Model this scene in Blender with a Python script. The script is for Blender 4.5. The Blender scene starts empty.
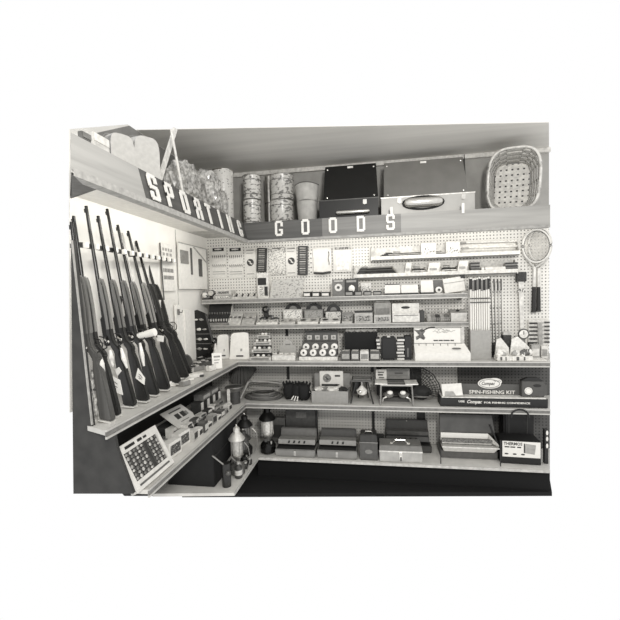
import bpy, bmesh, math, random
from mathutils import Vector, Matrix, Euler
random.seed(7)
C = bpy.context.scene.collection
PI = math.pi
# ------------------------------------------------------------ camera (a corner of the shop, metres)
F_PX = 378.8
R = Matrix(((0.98650665, 0.02015905, 0.16247537), (0.16132601, 0.04943861, -0.98566208), (-0.02790257, 0.9985737, 0.04551934)))
CAM = Vector((1.46, -3.25, 1.5))
def ray(px, py): return R @ Vector((px - 310, -(py - 310), -F_PX))
def az(px, py, z): r = ray(px, py); return CAM + r * ((z - CAM.z) / r.z)
def ay(px, py, y): r = ray(px, py); return CAM + r * ((y - CAM.y) / r.y)
def ax(px, py, x): r = ray(px, py); return CAM + r * ((x - CAM.x) / r.x)
cd = bpy.data.cameras.new('camera'); cam = bpy.data.objects.new('camera', cd); C.objects.link(cam)
cd.sensor_width = 36; cd.lens = 36 * F_PX / 620; cd.clip_start = 0.05
m4 = R.to_4x4(); m4.translation = CAM; cam.matrix_world = m4
bpy.context.scene.camera = cam
# ------------------------------------------------------------ materials
MC = {}
def _new(key):
    m = bpy.data.materials.new(key); m.use_nodes = True
    return m, m.node_tree.nodes, m.node_tree.links, m.node_tree.nodes['Principled BSDF']
def col(v, w=1.0):
    l = max(v, 0) ** 2.2
    return (l * 1.0, l * (1 - .025 * w), l * (1 - .085 * w), 1)
def mk(v, rough=.6, metal=0, var=.12, scale=40):
    if v > .8: v = .8 + (v - .8) * .55
    k = 'paint %.2f %.2f %.1f %.2f %d' % (v, rough, metal, var, scale)
    if k in MC: return MC[k]
    m, n, l, b = _new(k)
    b.inputs['Roughness'].default_value = rough; b.inputs['Metallic'].default_value = metal
    tc = n.new('ShaderNodeTexCoord'); nz = n.new('ShaderNodeTexNoise'); nz.inputs['Scale'].default_value = scale; nz.inputs['Detail'].default_value = 4
    cr = n.new('ShaderNodeValToRGB'); cr.color_ramp.elements[0].position = .3; cr.color_ramp.elements[1].position = .7
    cr.color_ramp.elements[0].color = col(v * (1 - var)); cr.color_ramp.elements[1].color = col(min(v * (1 + var * .6), .97))
    l.new(tc.outputs['Object'], nz.inputs['Vector']); l.new(nz.outputs['Fac'], cr.inputs['Fac']); l.new(cr.outputs['Color'], b.inputs['Base Color'])
    MC[k] = m; return m
def ink(bg, fg, sx=90, sz=260, amt=.5, rough=.6):
    """paper with lines of small print"""
    k = 'print %.2f %.2f %d %d %.2f' % (bg, fg, sx, sz, amt)
    if k in MC: return MC[k]
    m, n, l, b = _new(k); b.inputs['Roughness'].default_value = rough
    tc = n.new('ShaderNodeTexCoord'); mp = n.new('ShaderNodeMapping'); mp.inputs['Scale'].default_value = (sx, sx, sz)
    nz = n.new('ShaderNodeTexNoise'); nz.inputs['Scale'].default_value = 1; nz.inputs['Detail'].default_value = 2
    cr = n.new('ShaderNodeValToRGB'); e = cr.color_ramp.elements
    e[0].position = amt; e[1].position = amt + .06; e[0].color = col(bg); e[1].color = col(fg)
    l.new(tc.outputs['Object'], mp.inputs['Vector']); l.new(mp.outputs['Vector'], nz.inputs['Vector']); l.new(nz.outputs['Fac'], cr.inputs['Fac']); l.new(cr.outputs['Color'], b.inputs['Base Color'])
    MC[k] = m; return m
def wood(v, dv, axis=0, rough=.5, name='wood', dens=1.0):
    k = '%s %.2f %.2f %d %.1f' % (name, v, dv, axis, dens)
    if k in MC: return MC[k]
    m, n, l, b = _new(k); b.inputs['Roughness'].default_value = rough
    tc = n.new('ShaderNodeTexCoord'); mp = n.new('ShaderNodeMapping'); s = [22 * dens] * 3; s[axis] = 1.2 * dens; mp.inputs['Scale'].default_value = s
    nz = n.new('ShaderNodeTexNoise'); nz.inputs['Scale'].default_value = 1.6; nz.inputs['Detail'].default_value = 6; nz.inputs['Distortion'].default_value = .8
    cr = n.new('ShaderNodeValToRGB'); e = cr.color_ramp.elements
    e[0].position = .3; e[1].position = .7; e[0].color = col(v - dv); e[1].color = col(v + dv)
    l.new(tc.outputs['Object'], mp.inputs['Vector']); l.new(mp.outputs['Vector'], nz.inputs['Vector']); l.new(nz.outputs['Fac'], cr.inputs['Fac']); l.new(cr.outputs['Color'], b.inputs['Base Color'])
    MC[k] = m; return m
def pegboard(v, hole=.4, rad=.2):
    k = 'pegboard %.2f' % v
    if k in MC: return MC[k]
    m, n, l, b = _new(k); b.inputs['Roughness'].default_value = .55
    tc = n.new('ShaderNodeTexCoord'); sc = n.new('ShaderNodeVectorMath'); sc.operation = 'SCALE'; sc.inputs['Scale'].default_value = 1 / .0254
    fr = n.new('ShaderNodeVectorMath'); fr.operation = 'FRACTION'
    sb = n.new('ShaderNodeVectorMath'); sb.operation = 'SUBTRACT'; sb.inputs[1].default_value = (.5, .5, .5)
    ml = n.new('ShaderNodeVectorMath'); ml.operation = 'MULTIPLY'; ml.inputs[1].default_value = (1, 0, 1)
    ln = n.new('ShaderNodeVectorMath'); ln.operation = 'LENGTH'
    lt = n.new('ShaderNodeMath'); lt.operation = 'LESS_THAN'; lt.inputs[1].default_value = rad
    mx = n.new('ShaderNodeMix'); mx.data_type = 'RGBA'; mx.inputs[6].default_value = col(v); mx.inputs[7].default_value = col(hole)
    l.new(tc.outputs['Object'], sc.inputs[0]); l.new(sc.outputs[0], fr.inputs[0]); l.new(fr.outputs[0], sb.inputs[0]); l.new(sb.outputs[0], ml.inputs[0])
    l.new(ml.outputs[0], ln.inputs[0]); l.new(ln.outputs['Value'], lt.inputs[0]); l.new(lt.outputs[0], mx.inputs[0]); l.new(mx.outputs[2], b.inputs['Base Color'])
    MC[k] = m; return m
def weave(v1, v2, s=60, key='weave'):
    k = '%s %.2f %.2f %d' % (key, v1, v2, s)
    if k in MC: return MC[k]
    m, n, l, b = _new(k); b.inputs['Roughness'].default_value = .8
    tc = n.new('ShaderNodeTexCoord'); ck = n.new('ShaderNodeTexChecker'); ck.inputs['Scale'].default_value = s
    ck.inputs['Color1'].default_value = col(v1); ck.inputs['Color2'].default_value = col(v2)
    l.new(tc.outputs['Object'], ck.inputs['Vector']); l.new(ck.outputs['Color'], b.inputs['Base Color'])
    MC[k] = m; return m
def glass(v=.9, rough=.1):
    k = 'glass %.2f' % v
    if k in MC: return MC[k]
    m, n, l, b = _new(k); b.inputs['Roughness'].default_value = rough; b.inputs['Base Color'].default_value = col(v); b.inputs['Transmission Weight'].default_value = 1; b.inputs['IOR'].default_value = 1.3
    MC[k] = m; return m
BLACK = mk(.13, .5); DARK = mk(.24, .5); MID = mk(.45, .5); GREY = mk(.6, .5); LITE = mk(.78, .5); WHITE = mk(.93, .6, 0, .03)
STEEL = mk(.72, .3, .9); CHROME = mk(.9, .18, 1, .03); PAPER = mk(.9, .8, 0, .04); SATIN = mk(.36, .35, .4)
# ------------------------------------------------------------ mesh helpers
class MB:
    def __init__(s): s.b = bmesh.new()
    def box(s, x0, x1, y0, y1, z0, z1, rot=None):
        vs = [s.b.verts.new((x, y, z)) for z in (z0, z1) for y in (y0, y1) for x in (x0, x1)]
        for f in ((0, 2, 3, 1), (4, 5, 7, 6), (0, 1, 5, 4), (2, 6, 7, 3), (0, 4, 6, 2), (1, 3, 7, 5)): s.b.faces.new([vs[i] for i in f])
        if rot:
            c = Vector(((x0 + x1) / 2, (y0 + y1) / 2, (z0 + z1) / 2)) if len(rot) == 3 else Vector(rot[3]); M = Euler(rot[:3]).to_matrix()
            for v in vs: v.co = M @ (v.co - c) + c
        return s
    def lathe(s, prof, c=(0, 0, 0), seg=20, axis='z', sx=1, sy=1, a0=0, a1=2 * PI):
        full = abs(a1 - a0 - 2 * PI) < 1e-6; n = seg if full else seg + 1; rings = []
        for r, h in prof:
            ring = []
            for i in range(n):
                a = a0 + (a1 - a0) * i / seg; p = Vector((r * math.cos(a) * sx, r * math.sin(a) * sy, h))
                if axis == 'y': p = Vector((p.x, p.z, p.y))
                if axis == 'x': p = Vector((p.z, p.x, p.y))
                ring.append(s.b.verts.new(p + Vector(c)))
            rings.append(ring)
        for A, B in zip(rings, rings[1:]):
            for i in range(n if full else n - 1):
                j = (i + 1) % n; s.b.faces.new((A[i], A[j], B[j], B[i]))
        if full:
            if prof[0][0] > 1e-6: s.b.faces.new(rings[0][::-1])
            if prof[-1][0] > 1e-6: s.b.faces.new(rings[-1])
        return s
    def cyl(s, c, r, h, axis='z', seg=16, r2=None): return s.lathe([(r, 0), (r if r2 is None else r2, h)], c, seg, axis)
    def tube(s, pts, r, seg=8, closed=False):
        pts = [Vector(p) for p in pts]; n = len(pts); rings = []; up = Vector((0, 0, 1))
        for i, p in enumerate(pts):
            a = pts[i - 1] if (i > 0 or closed) else p; b = pts[(i + 1) % n] if (i < n - 1 or closed) else p
            t = (b - a).normalized(); q = t.cross(up)
            if q.length < .05: q = t.cross(Vector((0, 1, 0)))
            q.normalize(); w = t.cross(q).normalized(); rr = r[i] if isinstance(r, (list, tuple)) else r
            rings.append([s.b.verts.new(p + q * rr * math.cos(2 * PI * k / seg) + w * rr * math.sin(2 * PI * k / seg)) for k in range(seg)])
        for i in range(n if closed else n - 1):
            A, B = rings[i], rings[(i + 1) % n]
            for k in range(seg): s.b.faces.new((A[k], A[(k + 1) % seg], B[(k + 1) % seg], B[k]))
        if not closed: s.b.faces.new(rings[0][::-1]); s.b.faces.new(rings[-1])
        return s
    def prism(s, pts, d0, d1, plane='xz'):
        def P(u, v, d): return {'xz': (u, d, v), 'xy': (u, v, d), 'yz': (d, u, v)}[plane]
        A = [s.b.verts.new(P(u, v, d0)) for u, v in pts]; B = [s.b.verts.new(P(u, v, d1)) for u, v in pts]
        s.b.faces.new(A); s.b.faces.new(B[::-1]); n = len(pts)
        for i in range(n): s.b.faces.new((A[i], B[i], B[(i + 1) % n], A[(i + 1) % n]))
        return s
    def hull(s, pts):
        """closed solid from 8 corner points: bottom 4 then top 4"""
        vs = [s.b.verts.new(p) for p in pts]
        for f in ((3, 2, 1, 0), (4, 5, 6, 7), (0, 1, 5, 4), (1, 2, 6, 5), (2, 3, 7, 6), (3, 0, 4, 7)): s.b.faces.new([vs[i] for i in f])
        return s
    def blob(s, c, r, sub=3, noise=.0, seed=0, sq=1, fq=1):
        ret = bmesh.ops.create_icosphere(s.b, subdivisions=sub, radius=1); rnd = random.Random(seed)
        offs = [(Vector((rnd.uniform(-1, 1), rnd.uniform(-1, 1), rnd.uniform(-1, 1))).normalized(), rnd.uniform(3, 7) * fq, rnd.uniform(0, 6)) for _ in range(9)]
        for v in ret['verts']:
            p = v.co.normalized(); k = 1
            for d, f_, ph in offs: k += noise * abs(math.sin(p.dot(d) * f_ + ph)) - noise * .5
            q = Vector([math.copysign(abs(t) ** sq, t) for t in p])
            v.co = Vector((q.x * r[0] * k, q.y * r[1] * k, q.z * r[2] * k)) + Vector(c)
        return s
    def torus(s, c, R_, r, axis='z', seg=28, sx=1, sy=1):
        pts = []
        for i in range(seg):
            a = 2 * PI * i / seg; u, v = R_ * math.cos(a) * sx, R_ * math.sin(a) * sy
            pts.append(Vector(c) + Vector({'z': (u, v, 0), 'y': (u, 0, v), 'x': (0, u, v)}[axis]))
        return s.tube(pts, r, 7, True)
def obj(name, mb, mat, parent=None, bev=0, smooth=False):
    b = mb.b
    bmesh.ops.recalc_face_normals(b, faces=b.faces)
    if bev: bmesh.ops.bevel(b, geom=list(b.edges), offset=bev, segments=2, affect='EDGES', clamp_overlap=True)
    me = bpy.data.meshes.new(name); b.to_mesh(me); b.free(); me.materials.append(mat)
    if smooth:
        for p in me.polygons: p.use_smooth = True
        try: me.set_sharp_from_angle(angle=math.radians(38))
        except Exception: pass
    o = bpy.data.objects.new(name, me); C.objects.link(o); o.parent = parent
    return o
def tag(o, label, cat, group=None):
    o['label'] = label; o['category'] = cat
    if group: o['group'] = group
    return o
def thing(name, label, cat, loc=(0, 0, 0), rot=(0, 0, 0), group=None):
    o = bpy.data.objects.new(name, None); C.objects.link(o); o.empty_display_size = .05
    o.location = loc; o.rotation_euler = rot if isinstance(rot, tuple) else (0, 0, rot)
    return tag(o, label, cat, group)
def struct(name, mb, mat, **k):
    o = obj(name, mb, mat, **k); o['kind'] = 'structure'; return o
def dup(root, loc, rot=None, label=None, group=None):
    r = root.copy(); C.objects.link(r); r.location = loc
    if rot is not None: r.rotation_euler = rot if isinstance(rot, tuple) else (0, 0, rot)
    if label: r['label'] = label
    if group: r['group'] = group
    for ch in list(root.children):
        c = ch.copy(); C.objects.link(c); c.parent = r
        for g in ch.children:
            d = g.copy(); C.objects.link(d); d.parent = c
    return r
def text(s, size, mat, parent, loc, rot=(PI / 2, 0, 0), name='lettering', width=None, ext=.0006, bold=0, shear=0):
    cu = bpy.data.curves.new(name, 'FONT'); cu.body = s; cu.size = size; cu.extrude = ext; cu.align_x = 'CENTER'; cu.align_y = 'CENTER'; cu.offset = bold; cu.shear = shear; cu.resolution_u = 2
    t = bpy.data.objects.new('tmp', cu); me = bpy.data.meshes.new_from_object(t); bpy.data.objects.remove(t)
    me.materials.clear(); me.materials.append(mat)
    if width:
        xs = [v.co.x for v in me.vertices]; k = width / max(max(xs) - min(xs), 1e-6)
        for v in me.vertices: v.co.x *= k
    o = bpy.data.objects.new(name, me); C.objects.link(o); o.parent = parent; o.location = loc; o.rotation_euler = rot
    return o
def Fr(px0, px1, rt, yf, z0):
    a = ay(px0, rt, yf); b = ay(px1, rt, yf)
    return (a.x + b.x) / 2, b.x - a.x, max((a.z + b.z) / 2 - z0, .008)
# ------------------------------------------------------------ levels
ZA, ZB, ZC, ZD, ZE = 1.463, 1.246, .972, .636, .203        # top shelf, second shelf, counter, lower shelf, bottom shelf
ZH0, ZH1, DK = 1.918, 2.055, 2.035                            # header board bottom and top, deck behind it
XR = 2.834                                                    # where the back wall ends
def rx(y): return ay(550, 366, y).x                           # right end at a given depth
# ------------------------------------------------------------ setting
peg = pegboard(.86)
struct('wall_back', MB().box(0, XR, 0, .02, 0, 2.565), mk(.6, .7, 0, .05, 12))
sh = mk(.72, .45, 0, .08, 8); rail = mk(.72, .35, .2, .05, 10)
o = struct('trim_1', MB().box(.0, XR - .002, -.008, -.0005, ZC - .01, ZH0 + .1), peg)
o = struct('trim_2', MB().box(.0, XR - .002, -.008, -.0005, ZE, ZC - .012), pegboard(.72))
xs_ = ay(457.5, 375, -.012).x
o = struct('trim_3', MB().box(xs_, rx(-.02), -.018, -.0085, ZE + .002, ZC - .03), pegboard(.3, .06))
# left wall: cut back where the shop corner ends
a = ax(70, 129, 0); b = ax(128, 127, 0); zt = 2.565
pts = [(0, 0), (0, zt), (b.y, zt), (a.y, a.z), (ax(70, 300, 0).y, 1.5), (ax(72, 440, 0).y, .96), (ax(72, 440, 0).y, .70), (ax(125, 496, 0).y, ax(125, 496, 0).z), (ax(200, 496, 0).y, ax(200, 496, 0).z), (0, 0)][:-1]
struct('wall_left', MB().prism([p for p in pts if p[1] >= .9] + [(ax(72, 440, 0).y, .95), (0, .95)], -.006, -.0005, 'yz'), mk(.93, .7, 0, .03, 6))
lw = [(0, .95), (ax(80, 440, 0).y, .95), (ax(82, 470, 0).y, .80), (ax(125, 496, 0).y, ax(125, 496, 0).z), (ax(200, 496, 0).y, ax(200, 496, 0).z), (0, 0)]
struct('baseboard_left', MB().prism(lw, -.006, -.0005, 'yz'), mk(.16, .6))
c1 = az(128, 129.5, zt); c2 = az(549, 122.5, zt)
struct('ceiling', MB().prism([(0, 0), (XR, 0), (c2.x, c2.y), (0, c1.y + .02)], zt, zt + .004, 'xy'), wood(.84, .03, 0, .5, 'ceiling board', .25))
struct('trim_15', MB().prism([(-.03, DK + .001), (-.03, zt - .004), (b.y + .01, zt - .004), (a.y + .075, a.z - .005), (a.y + .075, DK + .001)], 0, .004, 'yz'), mk(.5, .7, 0, .08, 6))
struct('trim_4', MB().box(0.0, XR, -.03, -.001, zt - .035, zt - .001), mk(.8, .4))
f1 = az(190, 494, 0); f2 = az(552, 492, 0)
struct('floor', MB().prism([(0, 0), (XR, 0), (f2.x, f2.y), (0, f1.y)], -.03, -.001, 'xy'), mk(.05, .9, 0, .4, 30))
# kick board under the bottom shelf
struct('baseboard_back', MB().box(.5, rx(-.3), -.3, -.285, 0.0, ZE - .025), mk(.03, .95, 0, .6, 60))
# header boards with edge trim, and the deck behind them
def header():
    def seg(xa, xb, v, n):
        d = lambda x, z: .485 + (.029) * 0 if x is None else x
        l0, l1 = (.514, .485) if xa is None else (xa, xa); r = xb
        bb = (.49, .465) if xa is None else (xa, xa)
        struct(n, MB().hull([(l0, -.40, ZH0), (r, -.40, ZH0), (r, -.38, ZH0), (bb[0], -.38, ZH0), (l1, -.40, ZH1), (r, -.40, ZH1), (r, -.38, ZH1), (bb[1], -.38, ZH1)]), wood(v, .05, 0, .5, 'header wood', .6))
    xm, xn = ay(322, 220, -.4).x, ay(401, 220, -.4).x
    seg(None, xm, .33, 'trim_5'); seg(xm, xn, .47, 'trim_12'); seg(xn, rx(-.4), .6, 'trim_13')  # dark to pale along the board: light falloff put into the wood colour
    struct('trim_6', MB().box(.515, rx(-.41), -.412, -.37, ZH0 - .018, ZH0), mk(.6, .5))
    yl = ax(70.5, 168, .514).y; yt = ax(70.5, 129, .482).y; ym = ax(142, 180, .498).y
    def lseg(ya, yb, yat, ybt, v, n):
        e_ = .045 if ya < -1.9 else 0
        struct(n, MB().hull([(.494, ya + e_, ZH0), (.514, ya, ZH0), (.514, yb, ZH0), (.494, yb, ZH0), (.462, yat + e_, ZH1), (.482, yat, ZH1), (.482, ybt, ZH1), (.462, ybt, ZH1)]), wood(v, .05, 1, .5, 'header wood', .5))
    lseg(yl, ym, yt, ym, .62, 'trim_7'); lseg(ym, -.40, ym, -.40, .3, 'trim_14')  # darker SPORTING stretch: flash shading put into the wood colour
    struct('trim_8', MB().hull([(.48, yl + .09, ZH0 - .022), (.524, yl + .0, ZH0 - .022), (.524, -.405, ZH0 - .022), (.48, -.405, ZH0 - .022), (.48, yl + .09, ZH0 + .003), (.524, yl, ZH0 + .003), (.524, -.405, ZH0 + .003), (.48, -.405, ZH0 + .003)]), mk(.66, .5))
    struct('trim_9', MB().box(.0, rx(-.38) - .0, -.379, -.002, DK - .02, DK), mk(.75, .6))
    # deck over the gun rack; its open front edge follows the end of the bay
    struct('trim_10', MB().prism([(0, -.38), (.478, -.38), (.478, ax(71, 160, .478).y), (.3, ax(71, 160, .3).y), (0, ax(71, 180, 0).y)], DK - .02, DK, 'xy'), mk(.93, .6, 0, .03))
    struct('trim_11', MB().prism([(.245, -1.853), (.478, -1.955), (.478, ax(71, 168, .478).y), (.245, ax(71, 190, .245).y)], ZH0 - .002, ZH0 + .006, 'xy'), mk(.42, .6))
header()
# ------------------------------------------------------------ shelves
def shelf_straight(x0, x1, yf, zt_, label, th=.034):
    t = thing('wall_shelf', label, 'shelf', ((x0 + x1) / 2, 0, zt_)); w = (x1 - x0) / 2
    obj('shelf_board', MB().box(-w, w, yf + .006, -.009, -.02, 0), sh, t)
    m = MB().box(-w, w, yf - .004, yf + .006, -.004, .002).box(-w, w, yf - .004, yf + .006, -th, -th + .008)
    obj('price_rail', m, rail, t); obj('price_strip', MB().box(-w + .002, w - .002, yf + .0, yf + .005, -th + .007, -.004), mk(.52, .4), t)
    for k in (-1, 1): obj('shelf_bracket', MB().prism([(-.009, -.02), (yf + .02, -.02), (-.009, -.06)], k * (w - .012) - .003, k * (w - .012) + .003, 'yz'), MID, t)
    return t
shelf_straight(.045, 2.168, -.25, ZA, 'upper of the two short shelves on the pegboard above the counter')
shelf_straight(.09, 2.178, -.25, ZB, 'lower of the two short shelves on the pegboard above the counter')
def shelf_corner(dx, dy, z, yl, label, th, mat, left_tip=None, name='corner_shelf'):
    t = thing(name, label, 'shelf', (dx, -dy, z)); X = rx(-dy) - dx; XB = rx(-.02) - dx
    p = [(0, 0), (X, 0), (XB, dy - .02), (-dx + .001, dy - .02), (-dx + .001, yl + dy + .0), (0, yl + dy)]
    if left_tip: p[-1:] = [(q[0] - dx, q[1] + dy) for q in left_tip]; p[4] = (-dx + .001, left_tip[0][1] + dy if len(left_tip) == 2 and th < .02 else left_tip[0][1] + dy)
    obj('shelf_board', MB().prism(p, -.02, 0, 'xy'), mat, t)
    a, b, c = .006, 0, -th
    def strip(z0, z1, o0, o1, m, nm):
        obj(nm, MB().hull([(o1, -o1, z0), (X, -o1, z0), (X, -o0, z0), (o0, -o0, z0), (o1, -o1, z1), (X, -o1, z1), (X, -o0, z1), (o0, -o0, z1)]), m, t)
        obj(nm, MB().hull([(o0, yl + dy, z0), (o1, yl + dy, z0), (o1, -o1, z0), (o0, -o0, z0), (o0, yl + dy, z1), (o1, yl + dy, z1), (o1, -o1, z1), (o0, -o0, z1)]), m, t)
    if th > .02:
        strip(-.006, .003, 0, .008, rail, 'edge_rail'); strip(-th, -th + .009, 0, .008, rail, 'edge_rail'); strip(-th + .009, -.006, 0, .004, mk(.45, .4), 'price_strip')
    else: strip(-.02, 0, 0, .004, mk(.7, .5), 'edge_rail')
    return t
yc_ = az(113, 431, ZC).y
shelf_corner(.395, .40, ZC, yc_, 'L-shaped counter shelf carrying the rifles and the fishing boxes', .036, sh, left_tip=((.003, -1.55), (.22, -1.845), (.395, yc_)))
q0, q1, q2 = ax(131, 496, .447), az(76, 495, ZD), ax(74, 480, .002)
shelf_corner(.447, .40, ZD, az(143, 489.5, ZD).y, 'L-shaped shelf directly beneath the counter shelf', .036, mk(.78, .5, 0, .06, 8), left_tip=((.003, -1.5), (.2, az(78, 492, ZD).y + .04), (.447, az(143, 489.5, ZD).y)))
bl = az(215, 496, ZE)
t1 = az(204, 496, ZE)
shelf_corner(.54, .40, ZE, az(236, 493, ZE).y, 'L-shaped bottom shelf with lanterns and tackle boxes', .018, mk(.80, .5, 0, .06, 10), left_tip=((.003, az(150, 493.5, ZE).y), (.30, az(200, 493.5, ZE).y), (.54, az(236, 493, ZE).y)))
# black uprights in the pegboard seams
for px, za, zb, lb in ((288.5, ZC - .02, ZC - .23, 'short black upright strip on pegboard above the black gloves'), (288.5, ZB - .03, ZB - .12, 'black upright strip behind the round-topped grey card'), (372.5, ZD - .02, ZE + .03, 'black upright strip on pegboard above the small dark toolbox'), (372.5, ZC - .04, ZC - .16, 'dark upright strip on pegboard between the two stoves')):
    x = ay(px, 380, -.01).x
    tag(obj('shelf_upright', MB().box(x - .011, x + .011, -.02, -.0085, zb, za), BLACK), lb, 'shelf upright')
# end board of the gun rack
P_ = [ay(*q, -1.87) for q in ((70.5, 240), (72, 240), (78, 290), (84, 350), (91, 417), (93, 430), (113, 431), (116, 447), (133, 494), (73, 494))]
tag(obj('end_board', MB().prism([(p.x, p.z) for p in P_], -1.868, -1.852, 'xz'), mk(.2, .6, 0, .2, 14)), 'dark upright end board closing the rack beside the leftmost rifle', 'board')
tag(obj('end_post', MB().hull([(.304, -1.878, .98), (.309, -1.878, .98), (.309, -1.870, .98), (.304, -1.870, .98), (.258, -1.878, 1.74), (.262, -1.878, 1.74), (.262, -1.870, 1.74), (.258, -1.870, 1.74)]), mk(.6, .5)), 'thin pale batten along the edge of the dark end board', 'post')
# ------------------------------------------------------------ lamps: fluorescent battens behind the header boards, added flash-like lamp near the camera
def area(loc, rot, sx, sy, e):
    l = bpy.data.lights.new('lamp', 'AREA'); l.shape = 'RECTANGLE'; l.size = sx; l.size_y = sy; l.energy = e; l.color = (1, .985, .95)
    o = bpy.data.objects.new('lamp', l); C.objects.link(o); o.location = loc; o.rotation_euler = rot
area((1.65, -.345, 1.985), (math.radians(62), 0, 0), 2.1, .04, 3.7)
area((.445, -1.2, 1.985), (0, math.radians(84), 0), .04, 1.5, 4.2)
area((1.9, -3.6, 2.2), (math.radians(72), 0, math.radians(10)), .3, .3, 60)
w = bpy.data.worlds.new('world'); bpy.context.scene.world = w; w.use_nodes = True
w.node_tree.nodes['Background'].inputs[0].default_value = (1, 1, 1, 1); w.node_tree.nodes['Background'].inputs[1].default_value = 1.0
vs = bpy.context.scene.view_settings; vs.view_transform = 'Standard'; vs.look = 'None'; vs.gamma = 1; vs.exposure = 0
exec_marker = 0
# ------------------------------------------------------------ SPORTING GOODS letters on the header boards
def strokes(ch):
    W, H, T = .6, 1.0, .17
    L = (0, T, 0, H); Rr = (W - T, W, 0, H)
    s = {'G': [(0, T, .1, .9), (.08, W - .08, .85, 1), (.08, W - .08, 0, .15), (W - T, W, .62, .9), (W - T, W, .1, .45), (.3, W, .33, .45)],
         'O': [(0, T, .1, .9), (W - T, W, .1, .9), (.08, W - .08, .84, 1), (.08, W - .08, 0, .16)],
         'D': [(0, T, 0, 1), (W - T, W, .1, .9), (0, W - .08, .84, 1), (0, W - .08, 0, .16)],
         'S': [(0, T, .52, .92), (W - T, W, .08, .5), (.06, W - .06, .85, 1), (.06, W - .06, 0, .15), (.06, W - .06, .43, .57), (W - T, W, .68, .92), (0, T, .08, .32)],
         'P': [(0, T, 0, 1), (W - T, W, .5, .92), (0, W - .06, .85, 1), (0, W - .06, .42, .56)],
         'R': [(0, T, 0, 1), (W - T, W, .55, .92), (0, W - .06, .85, 1), (0, W - .06, .42, .56), (W - T, W, 0, .46)],
         'T': [(.2, .4, 0, 1), (0, W, .84, 1)], 'I': [(.2, .4, 0, 1)],
         'N': [(0, T, 0, 1), (W - T, W, 0, 1), (T - .02, W - T + .02, .55, .85)]}[ch]
    return s
LW = mk(.95, .5, 0, .03)
def letter(ch, loc, rz, wd, ht, label, tilt=0, grp='white cut-out letters on the header boards'):
    m = MB(); kx = wd / .6
    for i, (a, b, c, d) in enumerate(strokes(ch)):
        m.box((a - .3) * kx, (b - .3) * kx, -.007 - i * .0001, 0, c * ht, d * ht)
    o = obj('sign_letter', m, LW); o.location = loc; o.rotation_euler = (tilt, 0, rz)
    tag(o, label, 'sign letter', grp)
for i, (ch, px, nm) in enumerate((('G', 279, 'white cut-out letter G starting the word on the back header'), ('O', 305.5, 'white cut-out letter O right after the G on the back header'), ('O', 333, 'white cut-out letter O just before the D on the back header'), ('D', 361, 'white cut-out letter D on the back header board'), ('S', 390.5, 'white cut-out letter S ending the word on the back header'))):
    p = ay(px, 226, -.402); letter(ch, (p.x, -.402, ZH0 + .022), 0, .062, .115, nm)
p = ay(391.5, 212, -.41); tag(obj('sign_prop', MB().box(p.x - .009, p.x + .009, -.412, -.403, 2.04, 2.105), LW), 'small white peg standing above the final S of the back header', 'peg')
p = ay(463, 205, -.41); tag(obj('sign_prop', MB().box(p.x - .009, p.x + .009, -.412, -.403, 2.03, 2.10), LW), 'small white peg above the header in front of the silver grill', 'peg')
lx = [(152.5, 'S'), (169, 'P'), (184, 'O'), (197.5, 'R'), (208.5, 'T'), (219.5, 'I'), (229.5, 'N'), (239.5, 'G')]
dn = dict(S='first of SPORTING', P='second of SPORTING', O='third of SPORTING', R='fourth of SPORTING', T='fifth of SPORTING', I='sixth of SPORTING', N='seventh of SPORTING', G='last of SPORTING by the corner')
for px, ch in lx:
    p = ax(px, 129 + (px - 70) * .5 + 20, .5)
    letter(ch, (.517, p.y, ZH0 + .01), PI / 2, .068, .122, 'white cut-out letter %s on left header board, %s' % (ch, dn[ch]), tilt=-math.atan2(.032, ZH1 - ZH0))
# ------------------------------------------------------------ on top of the back header
def can(px0, px1, rt, rm, yf, label, v=.74, seg=32, zb=DK, printed=True, grp=None):
    x, w_, h = Fr(px0, px1, rt, yf, zb); r = w_ / 2
    t = thing('paint_can' if h < .2 else 'metal_can', label, 'can', (x, yf + r, zb), 0, grp)
    obj('can_body', MB().lathe([(r * .97, 0), (r, .006), (r * .975, .012), (r * .975, h - .014), (r, h - .008), (r, h)], (0, 0, 0), seg), ink(v, .45, 35, 60, .53, .3) if printed else mk(v, .3, .6, .05), t, smooth=True)
    [obj('can_band', MB().torus((0, 0, h * q_), r * .98, .0022), mk(.3, .3, .5), t) for q_ in (.2, .8)]; obj('can_lid', MB().lathe([(r * .93, h), (r * .93, h + .004), (r * .2, h + .005)], (0, 0, 0), seg), mk(.6, .35, .6), t, smooth=True)
    obj('can_rim', MB().torus((0, 0, h), r * .98, .004), STEEL, t, smooth=True)
    return t, r, h
SUP = {}
def can_pair(px0, px1, rt, rm, yf, la, lb, **k):
    x, w_, hb = Fr(px0, px1, rm, yf, DK)
    can(px0, px1, rm, 0, yf, la, **k)
    can(px0, px1, rt, 0, yf, lb, zb=DK + hb + .008, **k)
can_pair(240, 258, 174, 199, -.33, 'printed metal can under another, beside the corner of the header', 'printed metal can on top of the stack beside the header corner', v=.78)
can_pair(267, 291, 173, 199, -.335, 'shiny printed can at the bottom of the wider stack above the G', 'shiny printed can topping the wider stack above the G', v=.72)
x, w_, h = Fr(263.5, 268.5, 174, -.2, DK)
t = thing('metal_tube', 'slim shiny upright metal can edge behind the wider can stack', 'can', (x, -.12, DK)); obj('can_body', MB().lathe([(.034, 0), (.034, h), (.02, h + .002)]), STEEL, t, smooth=True); obj('can_band', MB().torus((0, 0, h * .5), .034, .003), DARK, t)
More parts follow.
